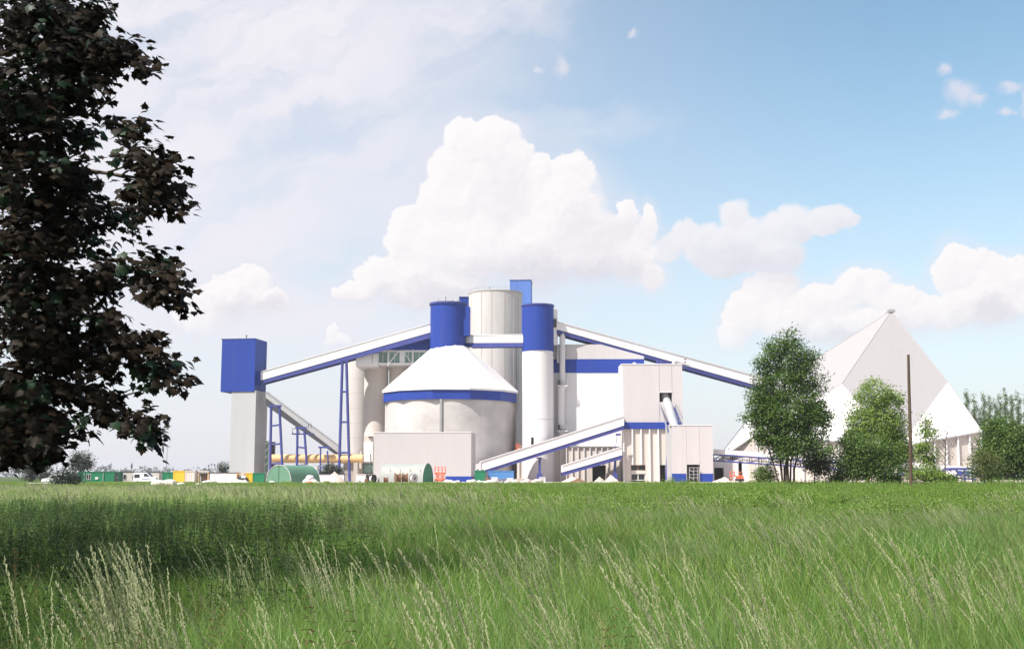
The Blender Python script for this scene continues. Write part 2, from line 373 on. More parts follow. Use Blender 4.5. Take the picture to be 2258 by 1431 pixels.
# stair tower beside it
t = thing('stair_tower', 'slim scaffold stair tower with pale green mesh panels beside the pale tower shaft', 'stairs', (fx(590, 1040, 302), 303, .4))
for x in (585, 594):
    m = MB(); p = at(x, 968, 302); m.tube([p, (p.x, p.y, .3)], .11, 6); m.build('post', M['lamp'], t)
m = MB(); pbox(m, 585.6, 593.4, 972, 1040, 302.6, .12); m.build('mesh_panel', M['gglass'], t)
for y in (980, 995, 1010, 1025):
    m = MB(); m.tube([at(585, y, 301.9), at(594, y - 8, 301.9)], .09, 6); m.build('handrail', M['lamp'], t)
m = MB(); pbox(m, 596.5, 604, 974, None, 308, 1.5)
o = m.build('column', M['dsteel']); o.name = 'steel_column'; tag(o, 'dark square steel column behind the blue trestle next to the pale tower', 'column')

# --- galleries ----------------------------------------------------------------------
gallery('conveyor_gallery', 'long white conveyor gallery climbing from the blue tower head to the wide blue drum', (573, 821, 839, 847, 301.5), (951, 713.5, 732, 744.5, 295), 3.6)
gallery('conveyor_gallery', 'short level white conveyor gallery bridging the two blue drums', (1026, 740, 756, 766, 294), (1153, 738.5, 755.5, 764.5, 283.6), 3.2)
gallery('conveyor_gallery', 'long white conveyor gallery running down from the narrow blue drum to the pyramid hall', (1222, 708.5, 724.5, 733.5, 286), (1706, 840, 860, 867, 300), 3.6)
gallery('conveyor_gallery', 'white conveyor gallery rising from the ground past the low grey shed to the grey block', (1060, 1018.5, 1039, 1046, 275.5), (1376, 918, 938, 947, 279), 3.2)
gallery('conveyor_gallery', 'shorter lower white conveyor gallery rising from the ground in front of the ribbed shed', (1240, 1027, 1041, 1049, 277), (1372, 986, 1003, 1012, 278), 3.0)
gallery('conveyor_gallery', 'grey conveyor gallery with dark grating underside running down from the pale tower to the ground', (586, 864, 877, 894, 300.5), (748, 984, 1000, 1008, 301), 3.6, ('lgrey', 'dsteel', 'lgrey'))
# loading hood at the foot of the rising gallery
t = thing('loading_hopper', 'white boxy hopper at the foot of the long rising conveyor gallery', 'hopper', (fx(1050, 1045, 275), 275, .4))
m = MB(); P0 = [at(1042, 1027, 275), at(1042, 1050, 275), at(1060.5, 1046, 275.3), at(1060.5, 1018.5, 275.3)]
m.add(P0 + [p + Vector((0, 3.6, 0)) for p in P0], [(0, 1, 2, 3), (7, 6, 5, 4), (0, 4, 5, 1), (1, 5, 6, 2), (2, 6, 7, 3), (3, 7, 4, 0)]); m.build('casing', M['white'], t)
m = MB(); pbox(m, 1044, 1058, 1049, None, 275.6, 2.5); m.build('frame', M['dsteel'], t)

# --- round raw-material store with conical roof ------------------------------------
Yc = 294.0; cx = fx(992, 900, Yc); Rw = 142 * Yc / F; Rf = 149.5 * Yc / F
t = thing('round_store', 'round pale concrete store with a faceted white cone roof and a blue eaves band', 'store', (cx, Yc, .4))
ze0, ze1 = fz(845, 889, Yc), fz(845, 869.5, Yc); zt = fz(992, 765, Yc)
m = MB(); m.cyl(cx, Yc, .1, ze0, Rw, n=96); m.build('wall', M['stuc'], t, 30)
a0 = R(-90 - 11)
m = MB(); m.cyl(cx, Yc, ze0, ze1, Rf, n=12, a0=a0); fb = m.build('eaves_band', M['blue'], t)
m = MB(); m.cyl(cx, Yc, ze1 + .003, ze1 + .45, Rf + .35, n=12, a0=a0); m.cyl(cx, Yc, ze1 + .45, zt, Rf + .35, 37.5 * Yc / F, n=12, a0=a0, cap0=False)
rf = m.build('roof', M['roofw'], t)
for k in range(12):   # standing ridge caps
    a = a0 + 2 * math.pi * k / 12
    m = MB(); m.tube([(cx + (Rf + .35) * math.cos(a), Yc + (Rf + .35) * math.sin(a), ze1 + .42), (cx + 37.5 * Yc / F * math.cos(a), Yc + 37.5 * Yc / F * math.sin(a), zt)], .09, 5)
    if math.sin(a) < .3: sub(m.build('ridge_cap', M['white'], t), rf)
dx = fx(988, 720, Yc); Rd = 39.5 * Yc / F; zd = fz(988, 674, Yc)
m = MB(); m.cyl(dx, Yc, zt - .6, zd, Rd, n=64); dr = m.build('head_drum', M['blue'], t, 30)
m = MB(); m.cyl(dx, Yc, zd, zd + .5, Rd + .28, n=64); sub(m.build('rim', M['bsteel'], t, 30), dr)
for ddx in (-2.3, -.5, 1.2, 2.6):
    m = MB(); m.tube([(dx + ddx, Yc - 2.5, zd + .45), (dx + ddx, Yc - 2.5, zd + 1.6 + .4 * math.sin(ddx * 9))], .07, 5); sub(m.build('roof_vent', M['dsteel'], t), dr)
m = MB(); pbox(m, 1006, 1036, 676, 740, Yc - 2.4, 4.8); sub(m.build('hood', M['blue'], t), dr)
for px, wd in ((980.5, 4.2), (1136, 8)):   # vertical strips on the wall
    a = math.asin(max(-1, min(1, (px - 992) / 144))); X, Yy = cx + Rw * math.sin(a), Yc - Rw * math.cos(a)
    m = MB(); m.box(X - wd / 2 * Yc / F, X + wd / 2 * Yc / F, Yy - .45, Yy + .5, .1, ze0); m.build('downpipe', M['concd'] if px > 1000 else M['lamp'], t)
for px in (922,):
    m = MB(); a = at(px, 945, 279.6); m.tube([a, a + Vector((0, 0, -3))], .12, 5); m.build('roof_vent', M['lamp'], t)

# --- big concrete silo behind it ----------------------------------------------------
Yc2 = 325.0; cx2 = fx(1092.5, 760, Yc2); R2 = 59.5 * Yc2 / F; z2 = fz(1092, 650, Yc2)
t = thing('concrete_silo', 'very tall pale concrete silo rising behind the cone roof, tallest cylinder of the works', 'silo', (cx2, Yc2, .4), 'concrete silos')
m = MB(); m.cyl(cx2, Yc2, .2, z2, R2, n=80); wl = m.build('wall', M['conc'], t, 30)
m = MB(); m.cyl(cx2, Yc2, z2, z2 + .35, R2 + .12, n=80); m.build('rim', M['concd'], t, 30)
for a in (-150, -120, -97, -70, -48, -32):
    m = MB(); a = R(a); X, Yy = cx2 + (R2 - .02) * math.cos(a), Yc2 + (R2 - .02) * math.sin(a)
    m.tube([(X, Yy, 20), (X, Yy, z2)], .10, 5); sub(m.build('pour_seam', M['concd'], t), wl)
n = 22; m = MB()
for k in range(n):
    a, b = 2 * math.pi * k / n, 2 * math.pi * (k + 1) / n; rr = R2 - .3
    A, B = Vector((cx2 + rr * math.cos(a), Yc2 + rr * math.sin(a), z2)), Vector((cx2 + rr * math.cos(b), Yc2 + rr * math.sin(b), z2))
    m.tube([A + Vector((0, 0, .3)), A + Vector((0, 0, 1.2))], .035, 4); m.tube([A + Vector((0, 0, 1.2)), B + Vector((0, 0, 1.2))], .03, 4)
m.build('railing', M['lamp'], t)
m = MB(); a = at(1079.5, 645, Yc2 - 3); m.tube([a, a + Vector((0, 0, 1.6))], .08, 5); m.build('aerial', M['dsteel'], t)
m = MB(); m.tube([(cx2 + R2 * .80, Yc2 - R2 * .62, 3), (cx2 + R2 * .80, Yc2 - R2 * .62, z2 - 14)], .22, 6); m.build('downpipe', M['lamp'], t)
t = thing('lift_tower', 'tall light blue square tower rising behind the right edge of the tallest silo', 'tower', (fx(1150, 900, 338), 338, .4))
m = MB(); pbox(m, 1124, 1171, 618, None, 338, 7, R(-4)); m.build('wall', mat('faded_blue_cladding', (.085, .17, .46), .6, .14, (.4, .4, .05), rib=.9), t)
m = MB(); pbox(m, 1123.5, 1171.5, 616.6, 618.3, 337.9, 7.2, R(-4)); m.build('roof_edge', M['bsteel'], t)
t = thing('rooftop_box', 'small blue box housing at the left shoulder of the tallest silo', 'housing', (fx(1022, 665, 331), 331, fz(1022, 720, 331)))
m = MB(); pbox(m, 1012.5, 1034, 655, 720, 331, 5); m.build('casing', M['blue'], t)
m = MB(); pbox(m, 1012, 1034.5, 654, 655.6, 330.8, 5.4); m.build('roof_edge', M['bsteel'], t)
m = MB(); pbox(m, 1013.5, 1017, 665, 670, 330.8, .3); m.build('lamp', M['white'], t)

# --- slim mill tower ----------------------------------------------------------------
Y3 = 285.5; c3 = fx(1186, 830, Y3); R3 = 34.5 * Y3 / F; za, zb = fz(1186, 773, Y3), fz(1186, 677, Y3)
t = thing('silo_tower', 'slim white round tower capped by a narrow blue drum, right of the cone roof', 'tower', (c3, Y3, .4))
m = MB(); m.cyl(c3, Y3, .2, za, R3, n=64); sh = m.build('shaft', M['white'], t, 30)
m = MB(); m.cyl(c3, Y3, za - .3, zb, R3 + .12, n=64); dr = m.build('head_drum', M['blue'], t, 30)
m = MB(); m.cyl(c3, Y3, zb, zb + .4, R3 + .28, n=64); sub(m.build('rim', M['bsteel'], t, 30), dr)
m = MB(); m.cyl(c3, Y3, fz(1186, 925, Y3) - .06, fz(1186, 925, Y3) + .06, R3 + .03, n=64); sub(m.build('seam', M['lgrey'], t, 30), sh)
a = at(1174, 975, Y3 - R3 + .1); a.y = Y3 - math.sqrt(R3 ** 2 - (a.x - c3) ** 2)
m = MB(); m.box(a.x - .32, a.x + .32, a.y - .14, a.y + .4, a.z - 1.1, a.z + 1.2); m.build('door', M['hole'], t)
m = MB(); m.cyl(c3 + 1.25, Y3 + 2.2, fz(1186, 760, Y3), fz(1186, 682, Y3), R3 - .1, n=48); m.build('stair_enclosure', M['white'], t, 30)
m = MB(); m.box(c3 + R3 + .1, c3 + R3 + .8, Y3 - .7, Y3 + .1, fz(1222, 722, Y3), fz(1222, 704, Y3)); m.build('platform', M['dsteel'], t)
m = MB(); m.tube([at(1216, 776, Y3 - .4), at(1223, 786, Y3 - .4)], .12, 6); m.build('bracket', M['dsteel'], t)

# --- white mill building ------------------------------------------------------------
Y4 = 288.5
t = thing('mill_building', 'large white clad mill building with a broad blue band near its roof', 'building', (fx(1322, 1000, Y4), Y4 + 10, .4))
pz = lambda x, y, Y: (at(x, y, Y).x, at(x, y, Y).z)
m = MB(); m.extr([(fx(1160, 900, Y4), .2), (fx(1420, 900, Y4), .2), pz(1420, 786, Y4), pz(1325, 760, Y4), pz(1160, 760, Y4)], Y4, Y4 + 24); m.build('wall', M['white'], t)
m = MB(); pbox(m, 1160, 1420.6, 792, 822, Y4 - .08, 24.2); m.build('colour_band', M['blue'], t)
m = MB(); m.extr([pz(1160, 791.6, Y4), pz(1420.1, 791.6, Y4), pz(1420.1, 785.6, Y4), pz(1325, 759.5, Y4), pz(1160, 759.5, Y4)], Y4 - .05, Y4 + 24.1); m.build('parapet', M['grey'], t)
m = MB(); pbox(m, 1396, 1402, 799, 806, Y4 - 2, 1); m.build('roof_vent', M['white'], t)
# exhaust duct with platforms
Yp = 287.3
t = thing('exhaust_stack', 'tall white vertical duct with two railed platforms standing before the mill building', 'duct', (fx(1238, 1000, Yp), Yp, .4))
for x, y0, y1, r in ((1240, 736, 852, 6.3), (1237, 856, 946, 8), (1237, 958, 1030, 4.5)):
    m = MB(); m.tube([at(x, y0, Yp), at(x, y1, Yp)], r * Yp / F, 20); m.build('pipe', M['white'], t, 40)
for y in (851, 950):
    p = at(1240, y, Yp); r = 11.5 * Yp / F
    m = MB(); m.box(p.x - r, p.x + r, p.y - r, p.y + r, p.z - .15, p.z + .1); pl = m.build('platform', M['white'], t)
    m = MB(); m.cyl(p.x - .2, p.y, p.z - 1.6, p.z - .16, .5, 1.15, n=20); m.build('cone', M['white'], t, 40)
    m = MB()
    for dx_ in (-r, 0, r):
        for dy_ in (-r, r): m.tube([(p.x + dx_, p.y + dy_, p.z), (p.x + dx_, p.y + dy_, p.z + 1.3)], .05, 5)
    for zz in (.65, 1.3):
        for a, b in (((-r, -r), (r, -r)), ((r, -r), (r, r)), ((-r, -r), (-r, r))): m.tube([(p.x + a[0], p.y + a[1], p.z + zz), (p.x + b[0], p.y + b[1], p.z + zz)], .05, 5)
    sub(m.build('railing', M['lgrey'], t), pl)
    m = MB(); m.box(p.x - r + .1, p.x - r + .7, p.y - r - .1, p.y - r, p.z + .2, p.z + 1.4); sub(m.build('grille', M['dsteel'], t), pl)
m = MB(); p = at(1240, 770, Yp); m.cyl(p.x, p.y, p.z - .15, p.z + .15, .95, n=20); m.build('flange', M['white'], t, 40)
m = MB(); pbox(m, 1228, 1233, 760, 800, Yp, .5); m.build('ladder', M['lgrey'], t)

# --- ribbed shed under the galleries ------------------------------------------------
Y5 = 286.6
t = thing('ribbed_shed', 'low cream shed with upright ribs and a dark doorway behind the rising galleries', 'shed', (fx(1262, 1050, Y5), Y5 + 6, .4))
m = MB(); pbox(m, 1140, 1306, 985, None, Y5, 14); pbox(m, 1336, 1376, 985, None, Y5, 14); pbox(m, 1306, 1336, 985, 1026, Y5, 14); m.build('wall', M['warm'], t)
m = MB()
for i in range(18): pbox(m, 1143 + i * 13.1, 1145.2 + i * 13.1, 986, None if not 12 <= i <= 14 else 1025, Y5 - .4, .39)
m.build('rib', M['white'], t)['label'] = 'row of white upright ribs along the shed wall'
m = MB(); pbox(m, 1300, 1342, 1020, None, Y5 + 1.3, .3); m.build('doorway', M['hole'], t)
m = MB(); pbox(m, 1139, 1377, 983.4, 985, Y5 - .5, 15); m.build('roof_edge', M['lgrey'], t)
for lab, x0, x1, y0, y1, yy in (('blue steel column on the ground under the long rising gallery', 1186, 1194, 1010, None, 277.8), ('blue steel column under the shorter gallery beside the grey block', 1353, 1360, 1010, None, 279)):
    t = thing('support_column', lab, 'column', (fx((x0 + x1) / 2, 1050, yy), yy, .4)); m = MB(); pbox(m, x0 + 1.5, x1 - 1.5, y0, y1, yy, .7); m.build('post', M['bsteel'], t)
    m = MB(); pbox(m, x0 - 3, x1 + 1, y0 - 2, y0 + 1, yy - .2, 1.2); m.build('cross_head', M['bsteel'], t)
    m = MB(); pbox(m, x0 - 2, x1 + 2, 1044, None, yy - .3, 1.3); m.build('base', M['bsteel'], t)
t = thing('hanger_bracket', 'short blue steel bracket hanging between the two rising galleries at the grey block', 'bracket', at(1362, 975, 278))
m = MB(); m.beam(at(1361, 960, 278), at(1357, 988, 278), .5, .5); m.build('strut', M['bsteel'], t)
m = MB(); m.beam(at(1358, 958, 278), at(1369, 958, 278), .6, .45); m.build('arm', M['bsteel'], t)

# --- grey block with its lower wing -------------------------------------------------
Y6 = 280.5
t = thing('transfer_block', 'tall grey clad block with a blue strip and a dark opening for a silver pipe', 'building', (fx(1437, 1050, Y6), Y6 + 6, .4))
m = MB(); pbox(m, 1373.5, 1454, 804, 931, Y6, 11); pbox(m, 1482, 1505, 804, 931, Y6, 11); pbox(m, 1454, 1482, 804, 865, Y6, 11); pbox(m, 1454, 1482, 886, 931, Y6, 11)
up = m.build('wall', M['grey'], t)
m = MB(); pbox(m, 1370.6, 1373.4, 804.5, 931, Y6 + .1, 11); m.build('corner_panel', M['white'], t)
m = MB(); pbox(m, 1370, 1505.6, 801.9, 804, Y6 - .1, 11.3); m.build('roof_edge', M['white'], t)
m = MB(); pbox(m, 1452, 1484, 862, 888, Y6 + 3, .3); m.build('opening', M['hole'], t)
m = MB(); pbox(m, 1453.3, 1482.7, 863.6, 865.2, Y6 - .12, .5); m.build('lintel', M['white'], t)
m = MB(); pbox(m, 1374, 1506, 931, 945.5, Y6 - .3, 11.5); m.build('colour_band', M['blue'], t)
m = MB(); pbox(m, 1375, 1391, 945.6, None, Y6 + .3, 10); pbox(m, 1423, 1455, 945.6, None, Y6 + .3, 10); pbox(m, 1391, 1423, 945.6, 1025, Y6 + .3, 10); pbox(m, 1391, 1423, 1037, 1044, Y6 + .3, 10); pbox(m, 1475, 1500, 945.6, None, Y6 + .3, 10); pbox(m, 1455, 1475, 945.6, 1025, Y6 + .3, 10)
ba = m.build('base_wall', M['warm'], t)
for i in range(6):
    m = MB(); x = 1374 + i * 19.2; pbox(m, x, x + 3, 945.7, None if not 1388 < x < 1422 else 1024.5, Y6 - .25, .55); sub(m.build('rib', M['white'], t), ba)
for x0, x1, y0, y1 in ((1391, 1423, 1025, 1037), (1391, 1423, 1044, 1059)):
    m = MB(); pbox(m, x0, x1, y0, y1, Y6 + .8, .1); wn = m.build('window', M['glass'], t)
    m = MB(); xm = (x0 + x1) / 2
    for x in (x0 + .6, xm, x1 - .6): pbox(m, x - .8, x + .8, y0, y1, Y6 + .5, .25)
    for y in (y0 + .6, y1 - .6): pbox(m, x0, x1, y - .6, y + .6, Y6 + .45, .25)
    sub(m.build('frame', M['white'] if y0 > 1040 else M['rust'], t), wn)
m = MB(); pbox(m, 1454, 1476, 1024, None, Y6 + 2, .2); m.build('doorway', M['hole'], t)
m = MB(); p0 = at(1474, 963, Y6 - 1.4); p1 = at(1470, 1058, Y6 - 1.4); m.tube([p0, p1], .34, 10); m.build('downpipe', M['bsteel'], t, 40)
m = MB(); m.tube([at(1484, 801, 282), at(1490, 796, 284), at(1520, 806, 286)], .3, 8); m.build('roof_pipe', M['white'], t, 40)
t = thing('inclined_pipe', 'silver inclined pipe with a railed walkway dropping out of the dark opening', 'pipe', at(1478, 900, Y6 - 3))
A, B = at(1466.5, 873, Y6 + 2.5), at(1489, 945, Y6 - 6.5)
m = MB(); m.tube([A, B], 1.0, 20); m.build('pipe', M['silver'], t, 40)
for s in (-1, 1):
    o = Vector((s * 1.65, 0, -.7)); m = MB(); m.beam(A + o, B + o, .28, .35); wk = m.build('stringer', M['bsteel'], t)
    m = MB(); q = Vector((s * 1.95, 0, .4)); m.tube([A + q, B + q], .06, 5); m.tube([A + q + Vector((0, 0, -.5)), B + q + Vector((0, 0, -.5))], .05, 5)
    for k in range(8): c = A.lerp(B, k / 7); m.tube([c + q, c + o], .05, 5)
    sub(m.build('railing', M['lamp'], t), wk)
Y7 = 273.5
t = thing('grey_wing', 'lower grey clad block with a blue foot strip and one tall door with a scaffold', 'building', (fx(1525, 1050, Y7), Y7 + 6, .4))
m = MB(); pbox(m, 1482, 1514, 938.5, None, Y7, 12); pbox(m, 1543, 1572, 938.5, None, Y7, 12); pbox(m, 1514, 1543, 938.5, 1024, Y7, 12); m.build('wall', M['grey'], t)
m = MB(); pbox(m, 1476, 1481.8, 939, None, Y7 + .2, 11.5); m.build('corner_panel', M['lgrey'], t)
m = MB(); pbox(m, 1475.6, 1572.5, 936.6, 938.4, Y7 - .1, 12.3); m.build('roof_edge', M['white'], t)
for x0, x1 in ((1482, 1513.5), (1543.5, 1572.3)):
    m = MB(); pbox(m, x0, x1, 1044, None, Y7 - .08, .3); m.build('colour_band', M['blue'], t)
m = MB(); pbox(m, 1512, 1546, 1022, None, Y7 + 3, .2); m.build('doorway', M['hole'], t)
m = MB()
for x in (1520, 1530, 1538, 1542): m.tube([at(x, 1030, Y7 - .6), at(x, 1060, Y7 - .6)], .08, 5)
for y in (1031, 1038, 1046, 1053): m.tube([at(1520, y, Y7 - .6), at(1542, y, Y7 - .6)], .07, 5)
for y in (1034, 1049): m.tube([at(1520, y, Y7 - .6), at(1530, y + 8, Y7 - .6)], .06, 5)
o = m.build('scaffold', M['lamp']); tag(o, 'small steel scaffold standing in the tall doorway of the lower grey block', 'scaffold')

# --- low grey shed in front of the round store --------------------------------------
Y8 = 250
t = thing('front_shed', 'plain low grey clad shed standing in front of the round store', 'shed', (fx(930, 1055, Y8), Y8 + 5, .4))
m = MB(); pbox(m, 822, 1039, 953.5, None, Y8, 10, R(-3.5)); m.build('wall', mat('mid_grey_cladding', (.43, .405, .408), .6, .03, V, rib=.9), t)
m = MB(); pbox(m, 821.6, 1039.4, 952, 953.6, Y8 - .08, 10.2, R(-3.5)); m.build('roof_edge', M['white'], t)
m = MB(); pbox(m, 982, 1039.2, 1050, None, Y8 - .07, 10.1, R(-3.5)); m.build('colour_band', M['blue'], t)

# --- small silos and the headhouse --------------------------------------------------
for px, Yy, yt, lab, mt in ((792, 322, 792, 'brownish concrete silo, leftmost of the three small silos left of the cone roof', 'conc'), (829, 309, 803, 'middle of the three small concrete silos left of the cone roof', 'warm'), (884, 309, 803, 'small concrete silo partly hidden by the left slope of the cone roof', 'warm')):
    X = fx(px, 900, Yy); r = 26.5 * Yy / F
    t = thing('concrete_silo', lab, 'silo', (X, Yy, .4), 'concrete silos')
    m = MB(); m.cyl(X, Yy, .2, fz(px, yt, Yy), r, n=64); m.build('wall', M[mt], t, 30)
    for k in range(2, 8): z = 4.0 * k; m = MB(); m.cyl(X, Yy, z - .04, z + .04, r + .012, n=64); m.build('pour_ring', M['concd' if mt == 'conc' else 'stuc'], t, 30)
    m = MB(); m.tube([(X + r * .98, Yy - r * .3, 1), (X + r * .98, Yy - r * .3, fz(px, yt, Yy))], .16, 6); m.build('downpipe', M['lamp'], t)
Y9 = 299
t = thing('headhouse', 'white headhouse with green glazing and a blue upper wall on top of the small silos', 'building', (fx(865, 800, Y9), Y9 + 8, fz(865, 803, Y9)))
m = MB(); pbox(m, 785, 833, 770, 808, Y9, 16); pbox(m, 833, 950, 772, 776, Y9, 16); pbox(m, 833, 950, 800, 803.4, Y9, 16); pbox(m, 833, 950, 776, 800, Y9 + 3, 13)
for x0, x1 in ((833, 835), (854, 858.5), (881, 893), (908, 912), (936, 950)): pbox(m, x0, x1, 776, 800, Y9 + .3, 2.5)
m.build('wall', M['roofw'], t)
m = MB(); pbox(m, 850, 950, 746, 771.8, Y9 - .1, 15); m.build('upper_wall', M['blue'], t)
for x0, x1 in ((835, 854), (858.5, 881), (893, 908), (912, 936)):
    m = MB(); pbox(m, x0 - .3, x1 + .3, 776, 800, Y9 + .8, .15); wn = m.build('window', M['gglass'], t)
    m = MB(); pbox(m, (x0 + x1) / 2 - .5, (x0 + x1) / 2 + .5, 776, 800, Y9 + .6, .18); sub(m.build('mullion', M['white'], t), wn)
for a, b in (((858, 801), (880, 773)), ((892, 778), (909, 802))):
    m = MB(); m.beam(at(*a, Y9 - .5), at(*b, Y9 - .5), .3, .3); m.build('brace', M['roofw'], t)
for x in (856, 910):
    m = MB(); pbox(m, x - .9, x + .9, 770, 806, Y9 - .6, .4); m.build('post', M['roofw'], t)
m = MB(); pbox(m, 821, 822, 771, 800, Y9 - .1, .12); m.build('drain', M['lamp'], t)

# --- trestles -----------------------------------------------------------------------
trestle('tallest blue pipe trestle, holding the long gallery left of the small silos', (755, 797), (764, 797), (747, 1062), (771, 1062), 297.2, (864, 931, 998), .36)
trestle('blue pipe trestle standing nearest the pale tower shaft', (598, 897), (616, 893), (596, 1030), (625, 1030), 294, (931, 964, 998), .33)
trestle('blue pipe trestle with a side platform, middle of the descending grey gallery', (656, 945), (671, 948), (655, 1032), (680, 1032), 295, (975, 1005), .30)
trestle('short thin blue trestle near the foot of the descending grey gallery', (707, 988), (722, 994), (706, 1032), (727, 1032), 296, (1013,), .2)
t = thing('inspection_platform', 'small dark steel platform with rail beside the descending grey gallery', 'platform', at(664, 955, 297))
m = MB(); pbox(m, 643, 690, 955, 957.5, 297, 2.2); m.build('deck', M['bsteel'], t)
for x0, x1, y in ((645, 660, 945), (680, 686, 934)):
    m = MB(); m.tube([at(x0, y + 10, 297), at(x0, y, 297), at(x1, y, 297), at(x1, y + 10, 297)], .09, 5); m.build('railing', M['dsteel'], t)
trestle('small blue trestle head on the roof of the tall grey block carrying the gallery', (1452, 796), (1456, 796), (1448, 806), (1460, 806), 300, (801,), .2, 2) if False else None
t = thing('roof_stand', 'small blue A-shaped steel stand carrying the gallery above the grey block roof', 'stand', at(1453, 803, 289))
for a, b in ((1448, 1451), (1459, 1456)):
    m = MB(); m.tube([at(a, 808, 289), at(b, 794, 289)], .28, 8); m.build('leg', M['bsteel'], t)
m = MB(); m.tube([at(1449.5, 801, 289), at(1457.5, 801, 289)], .18, 6); m.build('rung', M['bsteel'], t)
t = thing('gallery_landing', 'dark steel landing with a rail on the side of the long right-hand gallery', 'landing', at(1510, 806, 291))
m = MB(); pbox(m, 1506, 1515, 805, 808, 290.4, 1.2); m.build('deck', M['bsteel'], t)
m = MB()
for y in (791, 797, 803): pbox(m, 1509, 1513, y, y + 2.4, 290.2, .12)
m.tube([at(1507, 814, 290.5), at(1511, 806, 290.5)], .12, 5); m.build('railing', M['dsteel'], t)

# --- ochre pipe and annexes at the left foot ----------------------------------------
t = thing('large_pipe', 'thick ochre yellow pipe lying level behind the blue trestles', 'pipe', at(700, 1011, 298))
m = MB(); A, B = at(597, 1011, 298), at(800, 1011, 298); m.tube([A, B], 9.3 * 298 / F, 28); pp = m.build('barrel', M['ochre'], t, 40)
for x in (640, 690, 735, 775):
    p = at(x, 1011, 298); m = MB(); m.tube([p + Vector((-.12, 0, 0)), p + Vector((.12, 0, 0))], 9.3 * 298 / F + .07, 28); m.build('flange', M['ochre'], t, 40)
for x in (612, 668, 728, 785):
    p = at(x, 1019, 298); m = MB(); m.box(p.x - .5, p.x + .5, 297.3, 298.7, .3, p.z); m.build('saddle', M['concd'], t)
t = thing('filter_annex', 'narrow cream annex with grey louvred panel between the brownish silo and the low grey shed', 'annex', (fx(810, 1050, 300), 303, .4))
m = MB(); pbox(m, 797, 830, 961, None, 300, 8); m.build('wall', M['warm'], t)
m = MB(); pbox(m, 801, 822, 974, 1018, 299.8, .3); m.build('panel', M['white'], t)
m = MB(); pbox(m, 801, 822, 1023, 1043, 299.8, .3); lv = m.build('louvre', M['gglass'], t)
m = MB()
for y in (1022.5, 1043): pbox(m, 800, 823, y - .9, y + .9, 299.6, .25)
pbox(m, 800, 801.5, 1023, 1043, 299.65, .2); sub(m.build('frame', M['dsteel'], t), lv)
m = MB(); pbox(m, 791, 797, 992, None, 300.5, 6); m.build('side_box', M['warm'], t)
m = MB(); pbox(m, 812, 822, 962, 964, 299.4, .6); m.build('lamp', M['dsteel'], t)
t = thing('foundation_block', 'brown concrete foundation block under the end of the ochre pipe', 'foundation', (fx(775, 1040, 311), 313, .4))
m = MB(); pbox(m, 757, 797, 1021, None, 312.5, 6); m.build('block', M['concd'], t)
m = MB(); pbox(m, 748, 798, 1019, 1021, 312.2, 6.6); m.build('cap', M['conc'], t)
# orange barrier behind the gallery
t = thing('safety_barrier', 'small orange barrier on the rising gallery roof next to the slim white tower', 'barrier', at(1142, 992, 278.2))
for x in (1138, 1142, 1147):
    m = MB(); m.tube([at(x, 978, 278.2), at(x, 994.5 - (x - 1142) * .3, 278.2)], .07, 5); m.build('post', M['orange'], t)
for y in (979, 984, 988):
    m = MB(); pbox(m, 1137.5, 1147.5, y - .6, y + .6, 278.0, .12); m.build('board', M['orange'], t)

# --- pyramid hall -------------------------------------------------------------------
A = at(1965, 686, 308); Ml = at(1856, 846, 289); Mr = at(2089, 841, 289); Mf = at(1706, 850, 301)

def onplane(px, py, a, b, c):
    n = (b - a).cross(c - a); o = Vector((0, 0, EYE)); d = at(px, py, 1.0) - o; return o + d * (n.dot(a - o) / n.dot(d))
Bf = onplane(1982, 985, A, Ml, Mr); Br = at(2166, 951, 278); B1 = onplane(1668, 957, A, Ml, Mf); print('PYR', A, Ml, Mr, Mf, Bf, B1); B2 = at(1575, 1018, 306)
t = thing('pyramid_hall', 'huge pale faceted pyramid shaped storage hall behind the trees on the right', 'hall', (A.x, 305, .4))
def poly(name, m, pts, faces): 
    q = MB(); q.add(pts, faces); return q.build(name, M[m], t)
Kr = Vector((Br.x + 1, 328, Br.z)); Kb = Vector((A.x - 6, 346, 12)); Kl = Vector((B2.x + 8, 340, B2.z)); Mk = Vector((Mr.x - 4, 325, Mr.z))
def plate(name, m, pts, th=.35):
    c = Vector((A.x, 311, 13)); q = MB(); P = [Vector(p) for p in pts]; n = len(P)
    nn = (P[1] - P[0]).cross(P[2] - P[0]).normalized()
    if nn.dot(c - P[0]) < 0: nn = -nn
    I = [p + nn * th for p in P]; q.add(P + I, [tuple(range(n)), tuple(range(2 * n - 1, n - 1, -1))] + [(i, (i + 1) % n, n + (i + 1) % n, n + i) for i in range(n)])
    return q.build(name, M[m], t)
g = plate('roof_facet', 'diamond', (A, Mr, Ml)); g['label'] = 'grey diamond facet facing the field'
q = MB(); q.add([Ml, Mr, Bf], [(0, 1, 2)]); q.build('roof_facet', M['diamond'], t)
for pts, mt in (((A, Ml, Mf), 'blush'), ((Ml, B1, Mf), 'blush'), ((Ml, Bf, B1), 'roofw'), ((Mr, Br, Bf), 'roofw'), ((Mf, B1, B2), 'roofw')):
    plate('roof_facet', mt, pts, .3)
q = MB(); q.add([A, Mr, Mk, Br, Kr, Kb, Kl, Mf, B2], [(0, 2, 1), (1, 2, 3), (2, 4, 3), (0, 5, 2), (2, 5, 4), (0, 7, 5), (7, 6, 5), (7, 8, 6)]); q.build('rear_roof', M['roofw'], t)
m = MB(); p = A + Vector((0, 0, .1)); m.tube([p + Vector((-1.5, 0, -.6)), p + Vector((-.3, 0, .5))], .1, 5)
m.box(p.x - .8, p.x + .8, p.y - .8, p.y + .8, p.z - .5, p.z + .25); m.build('apex_cap', M['lamp'], t)
